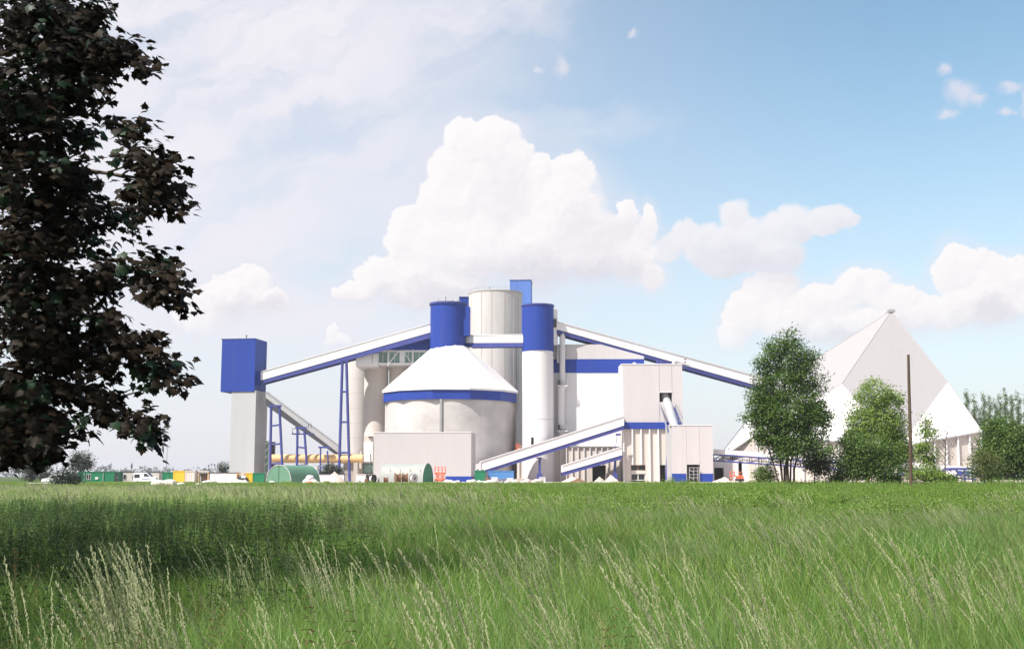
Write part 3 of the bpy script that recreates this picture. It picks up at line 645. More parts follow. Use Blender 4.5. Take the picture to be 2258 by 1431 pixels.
# ridge flashing
for a, b in ((A, Ml), (A, Mr), (Ml, B1), (Mr, Br), (Ml, Bf), (Mr, Bf), (A, Mf)):
    m = MB(); m.tube([a, b], .11, 5); m.build('ridge_cap', M['blush'], t)
m = MB(); wt = [(B2.x + 3, B2.y - 1, B2.z), (B1.x, B1.y + .3, B1.z - .1), (Bf.x, Bf.y + .4, Bf.z - .1), (Br.x - .3, Br.y + .5, Br.z - .1), (Kr.x - .6, 328, 11)]
wt = [Vector(w) for w in wt]
for a, b in zip(wt, wt[1:]):
    m.add([(a.x, a.y, .2), (b.x, b.y, .2), b, a, (a.x, a.y + .5, .2), (b.x, b.y + .5, .2), b + Vector((0, .5, 0)), a + Vector((0, .5, 0))], [(0, 1, 2, 3), (7, 6, 5, 4), (0, 3, 7, 4), (1, 5, 6, 2), (3, 2, 6, 7)])
wl = m.build('base_wall', M['warm'], t)
for a, b in zip(wt[1:3], wt[2:4]):
    N = max(1, int((b - a).length / 2.7)); m = MB()
    for i in range(N + 1):
        c = a.lerp(b, i / N); m.box(c.x - .17, c.x + .17, c.y - .55, c.y - .02, .2, c.z - .1)
    sub(m.build('rib', M['white'], t), wl)
m = MB()
for a, b in zip(wt[1:3], wt[2:4]): m.beam(a + Vector((0, -.35, .1)), b + Vector((0, -.35, .1)), .9, .3)
m.build('gutter', M['lgrey'], t)
# --- low white store wall and truss conveyor on the right ----------------------------
t = thing('low_store', 'long low white wall building with a dark opening right of the lower grey block', 'building', (fx(1640, 1050, 296), 297, .4))
m = MB(); pbox(m, 1560, 1575, 1014, None, 292, 5); pbox(m, 1596, 1690, 1014, None, 292, 5); pbox(m, 1575, 1596, 1014, 1031, 292, 5); m.build('wall', M['white'], t)
m = MB(); pbox(m, 1573, 1598, 1029, None, 294, .2); m.build('opening', M['hole'], t)
t = thing('truss_conveyor', 'long white roofed truss conveyor on blue lattice girders running low behind the right-hand trees', 'conveyor', at(1800, 1010, 271))
A_, B_ = at(1573, 990, 277), at(2150, 1030, 262); dn = lambda p, k: p + Vector((0, 0, -k))
m = MB(); slab(m, A_, dn(A_, 1.0), B_, dn(B_, 1.0), 3.0); m.build('roof', M['white'], t)
for o in (0.05, 2.7):
    m = MB(); v = Vector((0, o, 0)); m.beam(dn(A_, 1.2) + v, dn(B_, 1.2) + v, .25, .25); m.beam(dn(A_, 2.6) + v, dn(B_, 2.6) + v, .28, .28); N = 26
    for i in range(N):
        a, b = A_.lerp(B_, i / N), A_.lerp(B_, (i + 1) / N); m.beam(dn(a, 1.2) + v, dn(a, 2.6) + v, .14, .14)
        a, b = (a, b) if i % 2 else (b, a); m.beam(dn(a, 1.3) + v, dn(b, 2.5) + v, .12, .12)
    m.build('girder', M['bsteel'], t)
m = MB(); v = Vector((0, 1.5, 0)); m.beam(dn(A_, 2.0) + v, dn(B_, 2.0) + v, 1.4, .12); m.build('belt', M['black'], t)
for x in (1637, 1740, 1860, 1990):
    k = (x - 1573) / 577; p = A_.lerp(B_, k); m = MB()
    m.beam((p.x, p.y + 1.4, .2), (p.x, p.y + 1.4, p.z - 2.7), .8, .8); m.build('pier', M['lamp'], t)
t = thing('tail_station', 'blue steel tail station with white drums under the low end of the truss conveyor', 'machine', (fx(2120, 1045, 260), 261, .4))
m = MB(); pbox(m, 2092, 2148, 1031, 1036, 258, 3); m.build('frame', M['bsteel'], t)
for x in (2096, 2110, 2128, 2145): m = MB(); pbox(m, x - 1.2, x + 1.2, 1036, None, 258.3, .4); m.build('leg', M['bsteel'], t)
for x in (2092, 2104, 2118, 2134):
    m = MB(); p = at(x, 1043, 257.6); m.tube([p, p + Vector((0, 1.4, 0))], .55, 14); m.build('drum', M['roofw'] if x < 2110 else M['bsteel'], t, 40)
# ------------------------------------------------------------------ site clutter
def container(label, x0, x1, yt, Y, col, dep=2.5, cat='container', name='container', wins=(), doors=(), trim=None, group=None):
    t = thing(name, label, cat, (fx((x0 + x1) / 2, 1060, Y), Y + dep / 2, gz(0, Y)), group)
    X0, X1 = fx(x0, 1050, Y), fx(x1, 1050, Y); zt = fz((x0 + x1) / 2, yt, Y); zb = gz(0, Y) + .02
    m = MB(); m.box(X0, X1, Y, Y + dep, zb, zt)
    n = max(2, int((X1 - X0) / .45))
    if name != 'site_office':
        for i in range(n): a = X0 + (X1 - X0) * (i + .3) / n; m.box(a, a + (X1 - X0) * .4 / n, Y - .035, Y - .002, zb + .15, zt - .15)
    m.build('shell', M[col], t)
    m = MB(); m.box(X0 - .06, X1 + .06, Y - .08, Y + dep + .06, zt + .003, zt + .13); m.build('roof', M[trim or col], t)
    m = MB()
    for a in (X0 + .06, X1 - .06): m.box(a - .07, a + .07, Y - .06, Y - .004, zb, zt - .003)
    m.build('corner_post', M[trim or col], t)
    for a, b, c, d, mt in wins:
        p, q = at(a, c, Y), at(b, d, Y); m = MB(); m.box(p.x, q.x, Y - .05, Y - .006, q.z, p.z); w = m.build('window', M['glass'], t)
        m = MB()
        for u in (p.x, (p.x + q.x) / 2, q.x): m.box(u - .025, u + .025, Y - .08, Y - .053, q.z, p.z)
        for u in (p.z, q.z): m.box(p.x - .03, q.x + .03, Y - .085, Y - .055, u - .03, u + .03)
        sub(m.build('frame', M[mt], t), w)
    for a, b, mt in doors:
        p, q = fx(a, 1055, Y), fx(b, 1055, Y); m = MB(); m.box(p, q, Y - .06, Y - .005, zb + .1, zt - .12); d = m.build('door', M[mt], t)
        m = MB(); m.box(q - .2, q - .12, Y - .12, Y - .063, zb + .9, zb + 1.2); sub(m.build('handle', M['lamp'], t), d)
    return t
t = container('long green site office container with one window and a white notice', 172, 262, 1041, 230, 'green', name='site_office', cat='site office', wins=((191, 200, 1045, 1057, 'white'),), doors=((252, 261, 'glass'),), trim='green', group='site cabins')
p = at(213, 1054, 229.9)
m = MB(); m.box(p.x - .3, p.x + .3, 229.90, 229.96, p.z - .22, p.z + .22); m.build('notice', M['white'], t)
for x in (186, 228): m = MB(); m.tube([at(x, 1042, 229.85), (at(x, 1042, 229.85).x, 229.85, .5)], .06, 5); m.build('drain', M['lgrey'], t)
container('long white site office cabin with two dark windows behind the parked van', 263, 353, 1041, 236, 'warm', name='site_office', cat='site office', wins=((266, 278, 1046, 1057, 'white'), (292, 308, 1047, 1057, 'white')), trim='dsteel', group='site cabins')
container('small dark green container between the white cabin and the yellow container', 358, 381, 1042, 228, 'green', doors=((364, 373, 'green'),), group='site containers')
container('larger bright yellow container between the green and white ones', 382, 407, 1039, 226, 'yellow', group='site containers')
container('narrow white container right of the larger yellow container', 408, 429, 1039.5, 226, 'warm', group='site containers')
container('long low white container left of the pale tower foot', 461, 524, 1043, 226, 'white', trim='dsteel', group='site containers')
container('small yellow container below the pale tower', 542, 557, 1044, 222, 'yellow', group='site containers')
container('small green container touching the green tunnel tent', 558, 582, 1044, 222, 'green', group='site containers')
container('small green container with lumpy load in front of the rising gallery', 1047, 1070, 1039, 238, 'green', group='site containers')
container('light blue ribbed container in front of the rising gallery', 1076, 1133, 1039, 240, 'cblue', group='site containers')
container('long white container behind the green tunnel tent', 650, 699, 1028, 258, 'white', trim='lgrey', group='site containers')
container('long white container with dark top under the tallest trestle', 694, 760, 1046, 235, 'white', trim='dsteel', group='site containers')
container('small white box unit beside the grass right of the tallest trestle', 785, 806, 1047, 225, 'white', name='equipment_box', cat='box', group=None)
# open timber framed shelter
t = thing('open_shelter', 'open beige framed shelter with a brown stack inside, between white containers', 'shelter', (fx(445, 1060, 228), 229, gz(0, 228)))
X0, X1 = fx(430, 1050, 228), fx(460, 1050, 228); zt = fz(445, 1040, 228)
for a in (X0 + .1, X1 - .1):
    for b in (228.1, 230.4): m = MB(); m.box(a - .09, a + .09, b - .09, b + .09, .3, zt); m.build('post', M['ochre'], t)
m = MB(); m.box(X0, X1, 228, 230.5, zt + .003, zt + .15)
for i in range(7): a = X0 + (X1 - X0) * (i + .5) / 7; m.box(a - .08, a + .08, 227.9, 230.6, zt - .25, zt)
m.build('roof', M['warm'], t)
m = MB(); m.box(X0 + .2, X1 - .2, 230.42, 230.5, .3, zt); m.build('back_panel', M['lgrey'], t)
o = MB().box(fx(445, 1050, 229), fx(455, 1050, 229), 228.6, 229.6, .4, fz(450, 1048, 229)).box(fx(446, 1050, 229), fx(452, 1050, 229), 228.5, 228.58, .6, fz(450, 1050, 229)).build('timber_stack', M['timber'])
tag(o, 'brown timber stack standing inside the open beige shelter', 'timber')
m = MB(); X = fx(530, 1050, 224); m.box(X - .75, X - .65, 224, 226, .4, fz(530, 1044, 224)); m.box(X + .65, X + .75, 224, 226, .4, fz(530, 1044, 224)); m.box(X - .8, X + .8, 224, 226.2, fz(530, 1045, 224), fz(530, 1043.5, 224))
o = m.build('carport', M['ochre']); tag(o, 'small open carport left of the small yellow container', 'carport')

def wheel(t, x, y, z, r, w=.22):
    m = MB(); m.tube([(x, y - w / 2, z), (x, y + w / 2, z)], r, 18); ty = m.build('wheel', M['black'], t, 40)
    m = MB(); m.tube([(x, y - w / 2 - .02, z), (x, y - w / 2 + .02, z)], r * .55, 12); sub(m.build('rim', M['silver'], t), ty)
def van(name, label, cat, px, Y, prof, wins, Lw, W=1.8, flip=1, windscreen=None):
    z0 = gz(0, Y); X = fx(px, 1060, Y)
    t = thing(name, label, cat, (X, Y + W / 2, z0))
    pr = [(x * flip, z) for x, z in prof]
    m = MB(); m.extr(pr, 0.06, W - .06, (X, Y, z0 + .02)); m.extr([(x * .985, .05 + z * .965) for x, z in pr], 0, W, (X, Y, z0 + .02)); m.build('body', M['carw'], t, 35)
    for w in wins:
        m = MB(); m.extr([(x * flip, z) for x, z in w], -.015, .012, (X, Y, z0 + .02)); m.build('window', M['glass'], t)
    if windscreen:
        m = MB(); m.extr([(x * flip, z) for x, z in windscreen], .14, W - .14, (X, Y, z0 + .02)); m.build('windscreen', M['glass'], t)
    for wx in Lw: wheel(t, X + wx * flip, Y + .12, z0 + .31, .31); wheel(t, X + wx * flip, Y + W - .12, z0 + .31, .31)
    m = MB(); xs = [x for x, z in pr]; xf = min(xs) if flip > 0 else max(xs); m.box(xf - .06, xf + .06, Y + .1, Y + W - .1, z0 + .35, z0 + .55); m.build('bumper', M['dsteel'], t)
    for yy in (.2, W - .2):
        m = MB(); m.box(xf - .03, xf + .05, Y + yy - .12, Y + yy + .12, z0 + .68, z0 + .84); m.build('headlight', M['silver'], t)
    return t
VP = [(-2.1, .28), (2.1, .28), (2.12, 1.0), (2.05, 1.85), (1.9, 1.95), (-.35, 1.95), (-1.15, 1.2), (-2.0, 1.0), (-2.15, .7)]
t = van('parked_van', 'white panel van parked before the white site office cabin', 'van', 318, 224, [(-x, z) for x, z in VP][::-1], [[(1.0, 1.2), (.4, 1.75), (-.1, 1.75), (-.1, 1.2)]], (-1.3, 1.3), windscreen=[(.42, 1.9), (1.2, 1.17), (1.24, 1.2), (.46, 1.93)])
m = MB(); X = fx(318, 1060, 224); m.box(X - 1.9, X - .9, 223.97, 223.995, .38 + 1.0 + .1, .38 + 1.75); m.build('rear_window', M['glass'], t)
m = MB(); m.box(X - .5, X + 1.1, 223.985, 223.998, 1.15, 1.25); m.build('stripe', M['blue'], t)
van('parked_car', 'white car half hidden by the dark bush on the far left', 'car', 119, 195, [(-2.1, .3), (2.1, .3), (2.2, .85), (1.9, 1.35), (1.2, 1.6), (-.2, 1.55), (-1.1, .98), (-2.0, .8), (-2.15, .55)], [[(-.95, 1.0), (-.2, 1.42), (.3, 1.45), (.3, 1.0)], [(.4, 1.0), (.4, 1.45), (1.2, 1.45), (1.7, 1.0)]], (-1.3, 1.35), windscreen=[(-1.14, 1.0), (-.25, 1.56), (-.2, 1.53), (-1.08, .97)])
# quad bike / small dark machine
Yq = 221; t = thing('small_tractor', 'small dark compact tractor with a white cab standing before the open carport', 'tractor', (fx(533, 1062, Yq), Yq + .5, gz(0, Yq)))
X = fx(533, 1060, Yq); z0 = gz(0, Yq)
m = MB(); m.box(X - .8, X + .8, Yq, Yq + .9, z0 + .5, z0 + .95); m.box(X - .9, X - .2, Yq + .1, Yq + .8, z0 + .96, z0 + 1.2); m.build('body', M['dsteel'], t)
m = MB(); m.box(X - .1, X + .7, Yq + .05, Yq + .85, z0 + .96, z0 + 1.35); m.build('seat', M['roofw'], t)
for wx, r in ((-.6, .38), (.6, .45)): wheel(t, X + wx, Yq - .05, z0 + r, r); wheel(t, X + wx, Yq + .95, z0 + r, r)
# tunnel tents
def tunnel(label, name, x0, x1, yt, Y, L, ang, mt, mf, wins=0, rad=None):
    """half round tent: its front end spans x0..x1"""
    X0, X1 = fx(x0, 1055, Y), fx(x1, 1055, Y); r = rad or (X1 - X0) / 2; z0 = gz(0, Y); h = fz((x0 + x1) / 2, yt, Y) - z0
    c = Vector(((X0 + X1) / 2, Y, z0)); t = thing(name, label, 'tent', c, 'tunnel tents'); n = 28
    ax = Vector((math.sin(ang), math.cos(ang), 0)); sd = Vector((math.cos(ang), -math.sin(ang), 0)) if wins == 0 else Vector((math.cos(ang), -math.sin(ang), 0))
    arc = [c + sd * (-r * math.cos(math.pi * i / n)) + Vector((0, 0, h * math.sin(math.pi * i / n) ** .85)) for i in range(n + 1)]
    ns = 9; vs = []; fs = []
    for j in range(ns):
        bulge = 1 - .012 * (j % 2)
        for p in arc: vs.append(c + (p - c) * bulge + ax * (L * j / (ns - 1)))
    for j in range(ns - 1):
        for i in range(n): a = j * (n + 1) + i; fs.append((a, a + 1, a + n + 2, a + n + 1))
    m = MB(); m.add(vs, fs); m.build('cover', M[mt], t, 40)
    for s, e in ((.02, 'end_panel'), (L - .02, 'end_panel')):
        m = MB(); P = [c + (p - c) * .99 + ax * s for p in arc]; m.add(P + [p + ax * .03 for p in P], [tuple(range(n + 1)), tuple(range(2 * n + 1, n, -1))]); m.build(e, M[mf], t)
    for s in (0, L):
        m = MB(); m.tube([p + ax * s for p in arc], .07, 6); m.build('hoop', M['lgrey'], t)
    return t, c, ax, sd, r, h
t, c, ax, sd, r, h = tunnel('big green tunnel tent showing its flat green end, left of the tallest trestle', 'tunnel_tent', 580, 649, 1025, 216, 8.5, R(28), 'tgreen', 'tgreen')
m = MB(); m.beam(c + Vector((0, -.06, .05)), c + Vector((0, -.06, h * .97)), .06, .06); m.build('seam', M['pgreen'], t)
t, c, ax, sd, r, h = tunnel('pale tunnel tent with small square windows in front of the low grey shed', 'tunnel_tent', 934, 953, 1021, 226, 9.0, R(-70), 'pgreen', 'green', rad=2.5)
for k in range(4):
    q = c + ax * (1.3 + k * 2.2) - sd.cross(Vector((0, 0, 1))) * 0
    side = sd if sd.y < 0 else -sd
    for zz in (.60,):
        th = math.asin(zz); a = c + ax * (1.1 + 2.1 * k) + side * (r * math.cos(math.asin(min(1, zz ** (1 / .85))))) + Vector((0, 0, h * zz))
        m = MB(); m.beam(a - ax * .45 + side * .06, a + ax * .45 + side * .06, .12, .8); m.build('window', M['warm'], t)
# cable drums
def reel(label, px, Y, r, w, ang, mt, core='rust'):
    z0 = gz(0, Y); c = Vector((fx(px, 1055, Y), Y, z0 + r)); d = Vector((math.cos(ang), math.sin(ang), 0))
    t = thing('cable_drum', label, 'cable drum', (c.x, c.y, z0), 'cable drums')
    for s in (-1, 1):
        m = MB(); m.tube([c + d * s * w / 2, c + d * s * (w / 2 + .1)], r, 28); m.build('flange', M[mt], t, 40)
        m = MB(); m.tube([c + d * s * (w / 2 + .1), c + d * s * (w / 2 + .14)], r * .25, 12); m.build('hub', M['dsteel'], t)
    m = MB(); m.tube([c - d * w / 2, c + d * w / 2], r * .72, 24); m.build('cable', M[core], t, 40)
reel('large dark cable drum at the left of the upright drums by the pale tunnel tent', 877, 216, .95, .8, R(18), 'timber')
reel('large dark cable drum standing second in the row of big drums', 893, 216.6, .95, .8, R(12), 'timber')
reel('pale flanged cable drum at the right end of the row of big drums', 911, 216, .85, .6, R(-35), 'lgrey', 'warm')
reel('small brown cable drum lying left of the big drums', 851, 215, .6, .6, R(10), 'rust')
reel('black rimmed spool standing alone left of the pale tunnel tent', 821, 212, .8, .6, R(-30), 'black', 'white')
reel('white and grey spool leaning behind the black rimmed one', 829, 214, .65, .45, R(60), 'lgrey', 'rust')
# scissor lift
Yl = 216; X = fx(970, 1060, Yl); z0 = gz(0, Yl)
t = thing('scissor_lift', 'bright orange scissor lift parked beside the pale tunnel tent', 'scissor lift', (X, Yl + .5, z0))
m = MB(); m.box(X - 1.0, X + .9, Yl, Yl + 1.1, z0 + .35, z0 + .8); m.build('chassis', M['orange'], t)
for a in (-.7, .6):
    wheel(t, X + a, Yl, z0 + .3, .3); wheel(t, X + a, Yl + 1.05, z0 + .3, .3)
m = MB()
for k in range(2):
    for s in (0.1, .9):
        m.beam((X - .8, Yl + s, z0 + .85 + .4 * k), (X + .8, Yl + s, z0 + 1.2 + .4 * k), .1, .14); m.beam((X + .8, Yl + s + .11, z0 + .85 + .4 * k), (X - .8, Yl + s + .11, z0 + 1.2 + .4 * k), .1, .14)
m.build('scissor_arms', M['orange'], t)
m = MB(); m.box(X - 1.0, X + 1.0, Yl, Yl + 1.1, z0 + 1.65, z0 + 1.95); pf = m.build('platform', M['orange'], t)
m = MB()
for a in (-.95, -.3, .35, .95):
    for b in (.03, 1.07): m.tube([(X + a, Yl + b, z0 + 1.95), (X + a, Yl + b, z0 + 2.95)], .045, 5)
for zz in (2.45, 2.95):
    for b in (.03, 1.07): m.tube([(X - .95, Yl + b, z0 + zz), (X + .95, Yl + b, z0 + zz)], .045, 5)
sub(m.build('railing', M['orange'], t), pf)
# orange digger far right
Yl = 268; X = fx(1632, 1045, Yl); z0 = gz(0, Yl) + .2
t = thing('small_excavator', 'small orange excavator on the sand by the low white store', 'excavator', (X, Yl, z0))
m = MB(); m.box(X - .9, X + .9, Yl, Yl + 1.4, z0, z0 + .5); m.build('track', M['black'], t)
m = MB(); m.box(X - .7, X + .8, Yl + .1, Yl + 1.3, z0 + .52, z0 + 1.1); m.build('body', M['orange'], t)
m = MB(); m.box(X - .2, X + .6, Yl + .2, Yl + 1.0, z0 + 1.1, z0 + 2.1); m.box(X - .15, X + .55, Yl + .17, Yl + .2, z0 + 1.35, z0 + 1.95, mi=1); m.build('cab', [M['orange'], M['glass']], t)
m = MB(); m.tube([(X - .6, Yl + .7, z0 + 1), (X - 1.5, Yl + .7, z0 + 1.3), (X - 2.1, Yl + .7, z0 + .5)], .13, 6); m.build('boom', M['orange'], t)
m = MB(); m.box(X - 2.4, X - 1.9, Yl + .3, Yl + 1.1, z0 + .05, z0 + .5); m.build('bucket', M['rust'], t)
t = thing('trench_frame', 'small rusty red steel frame lying on the sand left of the orange excavator', 'frame', (fx(1614, 1048, 268), 268, z0))
m = MB()
for a, b in (((1610, 1040), (1619, 1040)), ((1610, 1049), (1619, 1049)), ((1610, 1040), (1610, 1049)), ((1619, 1040), (1619, 1049))): m.tube([at(*a, 268), at(*b, 268)], .12, 6)
m.build('bars', M['orange'], t)
# heaps, stones, rubble
def heap(name, label, px, Y, r, h, mt, cat='heap', seed=1, ry=None, group=None, sharp=1.0, n=26):
    rg = random.Random(seed); X = fx(px, 1058, Y); ry = ry or r; z0 = gz(0, Y) - .15
    vs = []; fs = []; ph = [rg.uniform(0, 6.3) for _ in range(5)]
    K = 10
    for j in range(K):
        f = j / (K - 1)
        for i in range(n):
            a = 2 * math.pi * i / n
            w = 1 + .13 * math.sin(3 * a + ph[0]) + .08 * math.sin(5 * a + ph[1]) + rg.uniform(-.05, .05)
            vs.append((X + r * w * (1 - f) * math.cos(a) + rg.uniform(-.03, .03) * r, Y + ry * w * (1 - f) * math.sin(a), z0 + h * (f ** sharp) * (1 + rg.uniform(-.06, .06)) ))
    for j in range(K - 1):
        for i in range(n): fs.append((j * n + i, j * n + (i + 1) % n, (j + 1) * n + (i + 1) % n, (j + 1) * n + i))
    m = MB(); m.add(vs, fs); o = m.build(name, M[mt], None, 60); tag(o, label, cat, group); return o
heap('sand_heap', 'tall pointed sand cone before the ribbed shed next to the grey block', 1347, 268, 1.9, 1.75, 'sand', seed=3, group='heaps')
heap('sand_heap', 'dark sand heap in front of the ribbed shed doorway', 1322, 266, 1.5, 1.3, 'concd', seed=4, group='heaps')
heap('sand_heap', 'low broad pale heap under the shorter rising gallery', 1262, 264, 2.6, 1.3, 'sand', seed=5, group='heaps')
heap('sand_heap', 'low sand heap before the dark opening of the low white store', 1598, 272, 2.8, 1.2, 'sand', seed=6, group='heaps')
heap('rubble_heap', 'pale rubble heap at the foot of the tallest blue trestle', 737, 214, 2.0, 2.2, 'sand', seed=7, group='heaps', sharp=.8)
heap('rubble_heap', 'long low white rubble heap before the long low white container', 492, 205, 4.6, 1.3, 'stone', seed=8, ry=1.6, group='heaps', sharp=.6)
heap('rubble_heap', 'low rubble heap with reddish debris right of the green tunnel tent', 690, 205, 1.8, .9, 'sand', seed=9, group='heaps')
heap('rubble_heap', 'low brownish earth heap before the shorter rising gallery', 1275, 258, 2.2, 1.0, 'rust', seed=10, group='heaps')
heap('rubble_heap', 'low pale rubble bank at the foot of the slim white tower', 1150, 225, 3.5, 1.0, 'stone', seed=12, ry=1.5, group='heaps')
def rock(label, px, Y, r, seed, mt='stone', name='boulder', cat='boulder', group='boulders', sq=.62, zoff=0):
    import bmesh
    rg = random.Random(seed); bm = bmesh.new(); bmesh.ops.create_icosphere(bm, subdivisions=3, radius=1)
    dirs = [Vector((rg.gauss(0, 1), rg.gauss(0, 1), rg.gauss(0, 1))).normalized() for _ in range(9)]; cut = [rg.uniform(.62, .9) for _ in dirs]
    X = fx(px, 1065, Y); z0 = gz(0, Y)
    for v in bm.verts:
        p = v.co.copy()
        for d, k in zip(dirs, cut):
            e = p.dot(d) - k
            if e > 0: p -= d * e * .9
        v.co = Vector((X + p.x * r * 1.35, Y + p.y * r, z0 + r * .35 + p.z * r * sq * 1.15 + zoff))
    me = bpy.data.meshes.new(name); bm.to_mesh(me); bm.free(); me.materials.append(M[mt]); me.shade_smooth(); me.set_sharp_from_angle(angle=R(35))
    o = bpy.data.objects.new(name, me); COL.objects.link(o); tag(o, label, cat, group)
rock('big pale boulder on the grass below the white container, left of the pair', 352, 172, .95, 1)
rock('big pale boulder on the grass, right one of the touching pair', 374, 172, .9, 2)
rock('small pale boulder below the narrow white container', 399, 172, .5, 3)
rock('smallest pale boulder on the grass below the open shelter', 437, 172, .38, 4)
for i, px in enumerate((452, 470, 508, 540, 600)):
    rock(('pale rubble block on the grass below the open shelter', 'pale rubble block left end of the long rubble heap', 'pale rubble block before the long low white container', 'pale rubble block before the small tractor', 'pale rubble block before the green tunnel tent')[i], px, 196 + i, .5 + .12 * (i % 2), 20 + i, 'white', 'rubble_block', 'rubble', 'rubble blocks')
for i, (px, r) in enumerate(((676, .62), (689, .62), (682.5, .6))):
    rock(('white bulk bag, left one at the tent side', 'white bulk bag, right one at the tent side', 'white bulk bag on top of the other two by the tent')[i], px, 208, r, 40 + i, 'white', 'bulk_bag', 'bag', 'white bulk bags', .9, (0, 0, .75)[i])
rock('red tarpaulin bundle on the ground right of the green tunnel tent', 684, 198, .45, 50, 'red', 'tarpaulin_bundle', 'bundle', None)
for i, px in enumerate((1052, 1062)):
    rock(('left dark lump of load', 'right dark lump of load')[i] + ' on top of the small green container by the gallery', px, 239.3, .35, 60 + i, 'lamp', 'load_lump', 'load', 'loads on the green container', .8, fz(1050, 1038.5, 239) - gz(0, 239) + .05)
rg = random.Random(5)
for i in range(26):
    px = 985 + i * 8.6 + rg.uniform(-3, 3)
    o = rock('pale stone in the scattered row of rubble before the blue strip and the blue container', px, 200 + rg.uniform(-3, 4), rg.uniform(.25, .5), 100 + i, rg.choice(['stone', 'white', 'sand']), 'rubble_stone', 'stone', 'rubble stones along the field edge', .8, rg.uniform(0, .25))
# planks leaning
t = thing('plank_stack', 'leaning grey planks right of the white bulk bags', 'planks', (fx(695, 1060, 210), 210, .4))
for k in range(3): m = MB(); m.beam(at(690 + 3 * k, 1057, 210), at(696 + 3 * k, 1066, 210), .5, .1); m.build('plank', M['lgrey'], t)
# odd scrap: tangled dark gear beside the black spool
t = thing('scrap_machine', 'tangled dark machine scrap beside the white box unit', 'machine', (fx(812, 1060, 216), 216, .4))
m = MB(); rg = random.Random(9)
for k in range(9):
    a = at(806 + rg.uniform(0, 12), 1044 + rg.uniform(0, 14), 216); b = at(806 + rg.uniform(0, 12), 1046 + rg.uniform(0, 14), 216.5); m.tube([a, b], .08, 5)
m.tube([at(817, 1000, 216), at(818.5, 1024, 216), at(817.5, 1058, 216)], .09, 5); m.build('frame', M['dsteel'], t)
m = MB(); X = fx(812, 1060, 216); m.box(X - .6, X + .5, 215.5, 216.5, .5, 1.3); m.build('engine', M['rust'], t)
# posts, lamps, flags
def lamp_post(label, px, ytop, Y, r=.07, arm=1):
    p = at(px, ytop, Y); z0 = gz(0, Y); X = p.x
    t = thing('lamp_post', label, 'lamp post', (X, Y, z0), 'lamp posts')
    m = MB(); m.tube([(X, Y, z0), (X, Y, p.z)], [r * 1.6, r], 8); m.build('post', M['lamp'], t, 40)
    m = MB(); m.tube([(X, Y, p.z - .05), (X - .5 * arm, Y, p.z + .12)], r * .8, 6); m.box(X - 1.1 * arm, X - .45 * arm, Y - .15, Y + .15, p.z + .08, p.z + .24) if arm > 0 else m.box(X + .45, X + 1.1, Y - .15, Y + .15, p.z + .08, p.z + .24); m.build('lamp_head', M['lamp'], t)
lamp_post('tall thin lamp post near the leaning maple branch on the far left', 129, 955, 230, .07)
lamp_post('tall thin lamp post behind the small green container', 369, 984, 238, .06)
def flagpole(label, px, ytop, ybot, Y, w, s=1):
    p = at(px, ytop, Y); z0 = gz(0, Y); t = thing('flag_pole', label, 'flag pole', (p.x, Y, z0), 'flag poles')
    m = MB(); m.tube([(p.x, Y, z0), p], .05, 6); m.build('pole', M['lamp'], t)
    vs = []; fs = []
    for i in range(7):
        u = i / 6; vs += [(p.x - s * w * u, Y + .14 * math.sin(5 * u), p.z - .1 - .6 * u), (p.x - s * w * u * .85, Y + .14 * math.sin(5 * u + .5), p.z - 1.3 - .35 * u)]
        vs += [(a, b + .02, c) for a, b, c in vs[-2:]]
    for i in range(6): a = 4 * i; fs += [(a, a + 1, a + 5, a + 4), (a + 2, a + 6, a + 7, a + 3), (a, a + 4, a + 6, a + 2), (a + 1, a + 3, a + 7, a + 5)]
    m = MB(); m.add(vs, fs); m.build('flag', M['flag'], t)
flagpole('flag pole with a spread grey flag behind the green site office', 246.5, 1019, 1040, 250, .8)
flagpole('flag pole with a narrow hanging flag behind the white site office', 292.5, 1018, 1040, 250, .35)
flagpole('flag pole with a small hanging flag behind the long low white container', 482, 1018, 1040, 252, .3)
# wooden pole in the field
p0, p1 = at(2008.5, 1052, 110), at(2003, 782, 110)
t = thing('utility_pole', 'bare brown wooden pole standing before the pyramid hall', 'pole', (p0.x, 110, 0))
m = MB(); m.tube([(p0.x + .01, 110, -.1), p0, p0.lerp(p1, .35) + Vector((.03, 0, 0)), p0.lerp(p1, .7), p1], [.17, .165, .155, .14, .12], 12); m.build('post', M['pole'], t, 40)
m = MB(); c = p1; m.tube([c + Vector((.0, -.12, -.1)), c + Vector((0, .12, -.1))], .03, 6); m.build('bolt', M['dsteel'], t)
# pale slab of road edge on far left
m = MB(); a = at(70, 1072, 168); b = at(125, 1072, 168); m.box(a.x, b.x, 168, 170, .0, .75); m.box(a.x - .4, b.x + .3, 167.8, 170.2, .752, .85)
o = m.build('concrete_block', M['conc']); tag(o, 'flat pale concrete slab on the grass below the white car', 'slab')
m = MB(); m.box(-77, -51, 182, 190, .2, .62); o = kind(m.build('road', M['lamp']), 'structure')

rg = random.Random(31)
for i in range(11):
    px = 1078 + i * 11.5 + rg.uniform(-3, 3); Yq = 216 + rg.uniform(-3, 3); X = fx(px, 1058, Yq); z0 = gz(0, Yq); n = rg.randint(3, 7); m = MB()
    for k in range(n): m.box(X - .55, X + .55, Yq - .4, Yq + .4, z0 + .17 * k, z0 + .17 * k + .11, rg.uniform(-.1, .1), (X, Yq))
    for a in (-.45, .45): m.box(X + a - .05, X + a + .05, Yq - .38, Yq + .38, z0, z0 + .17 * n - .08)
    o = m.build('pallet_stack', M[rg.choice(['timber', 'warm', 'white', 'timber'])]); tag(o, 'low stack of pallets on the rubble before the light blue container', 'pallets', 'pallet stacks before the blue container')
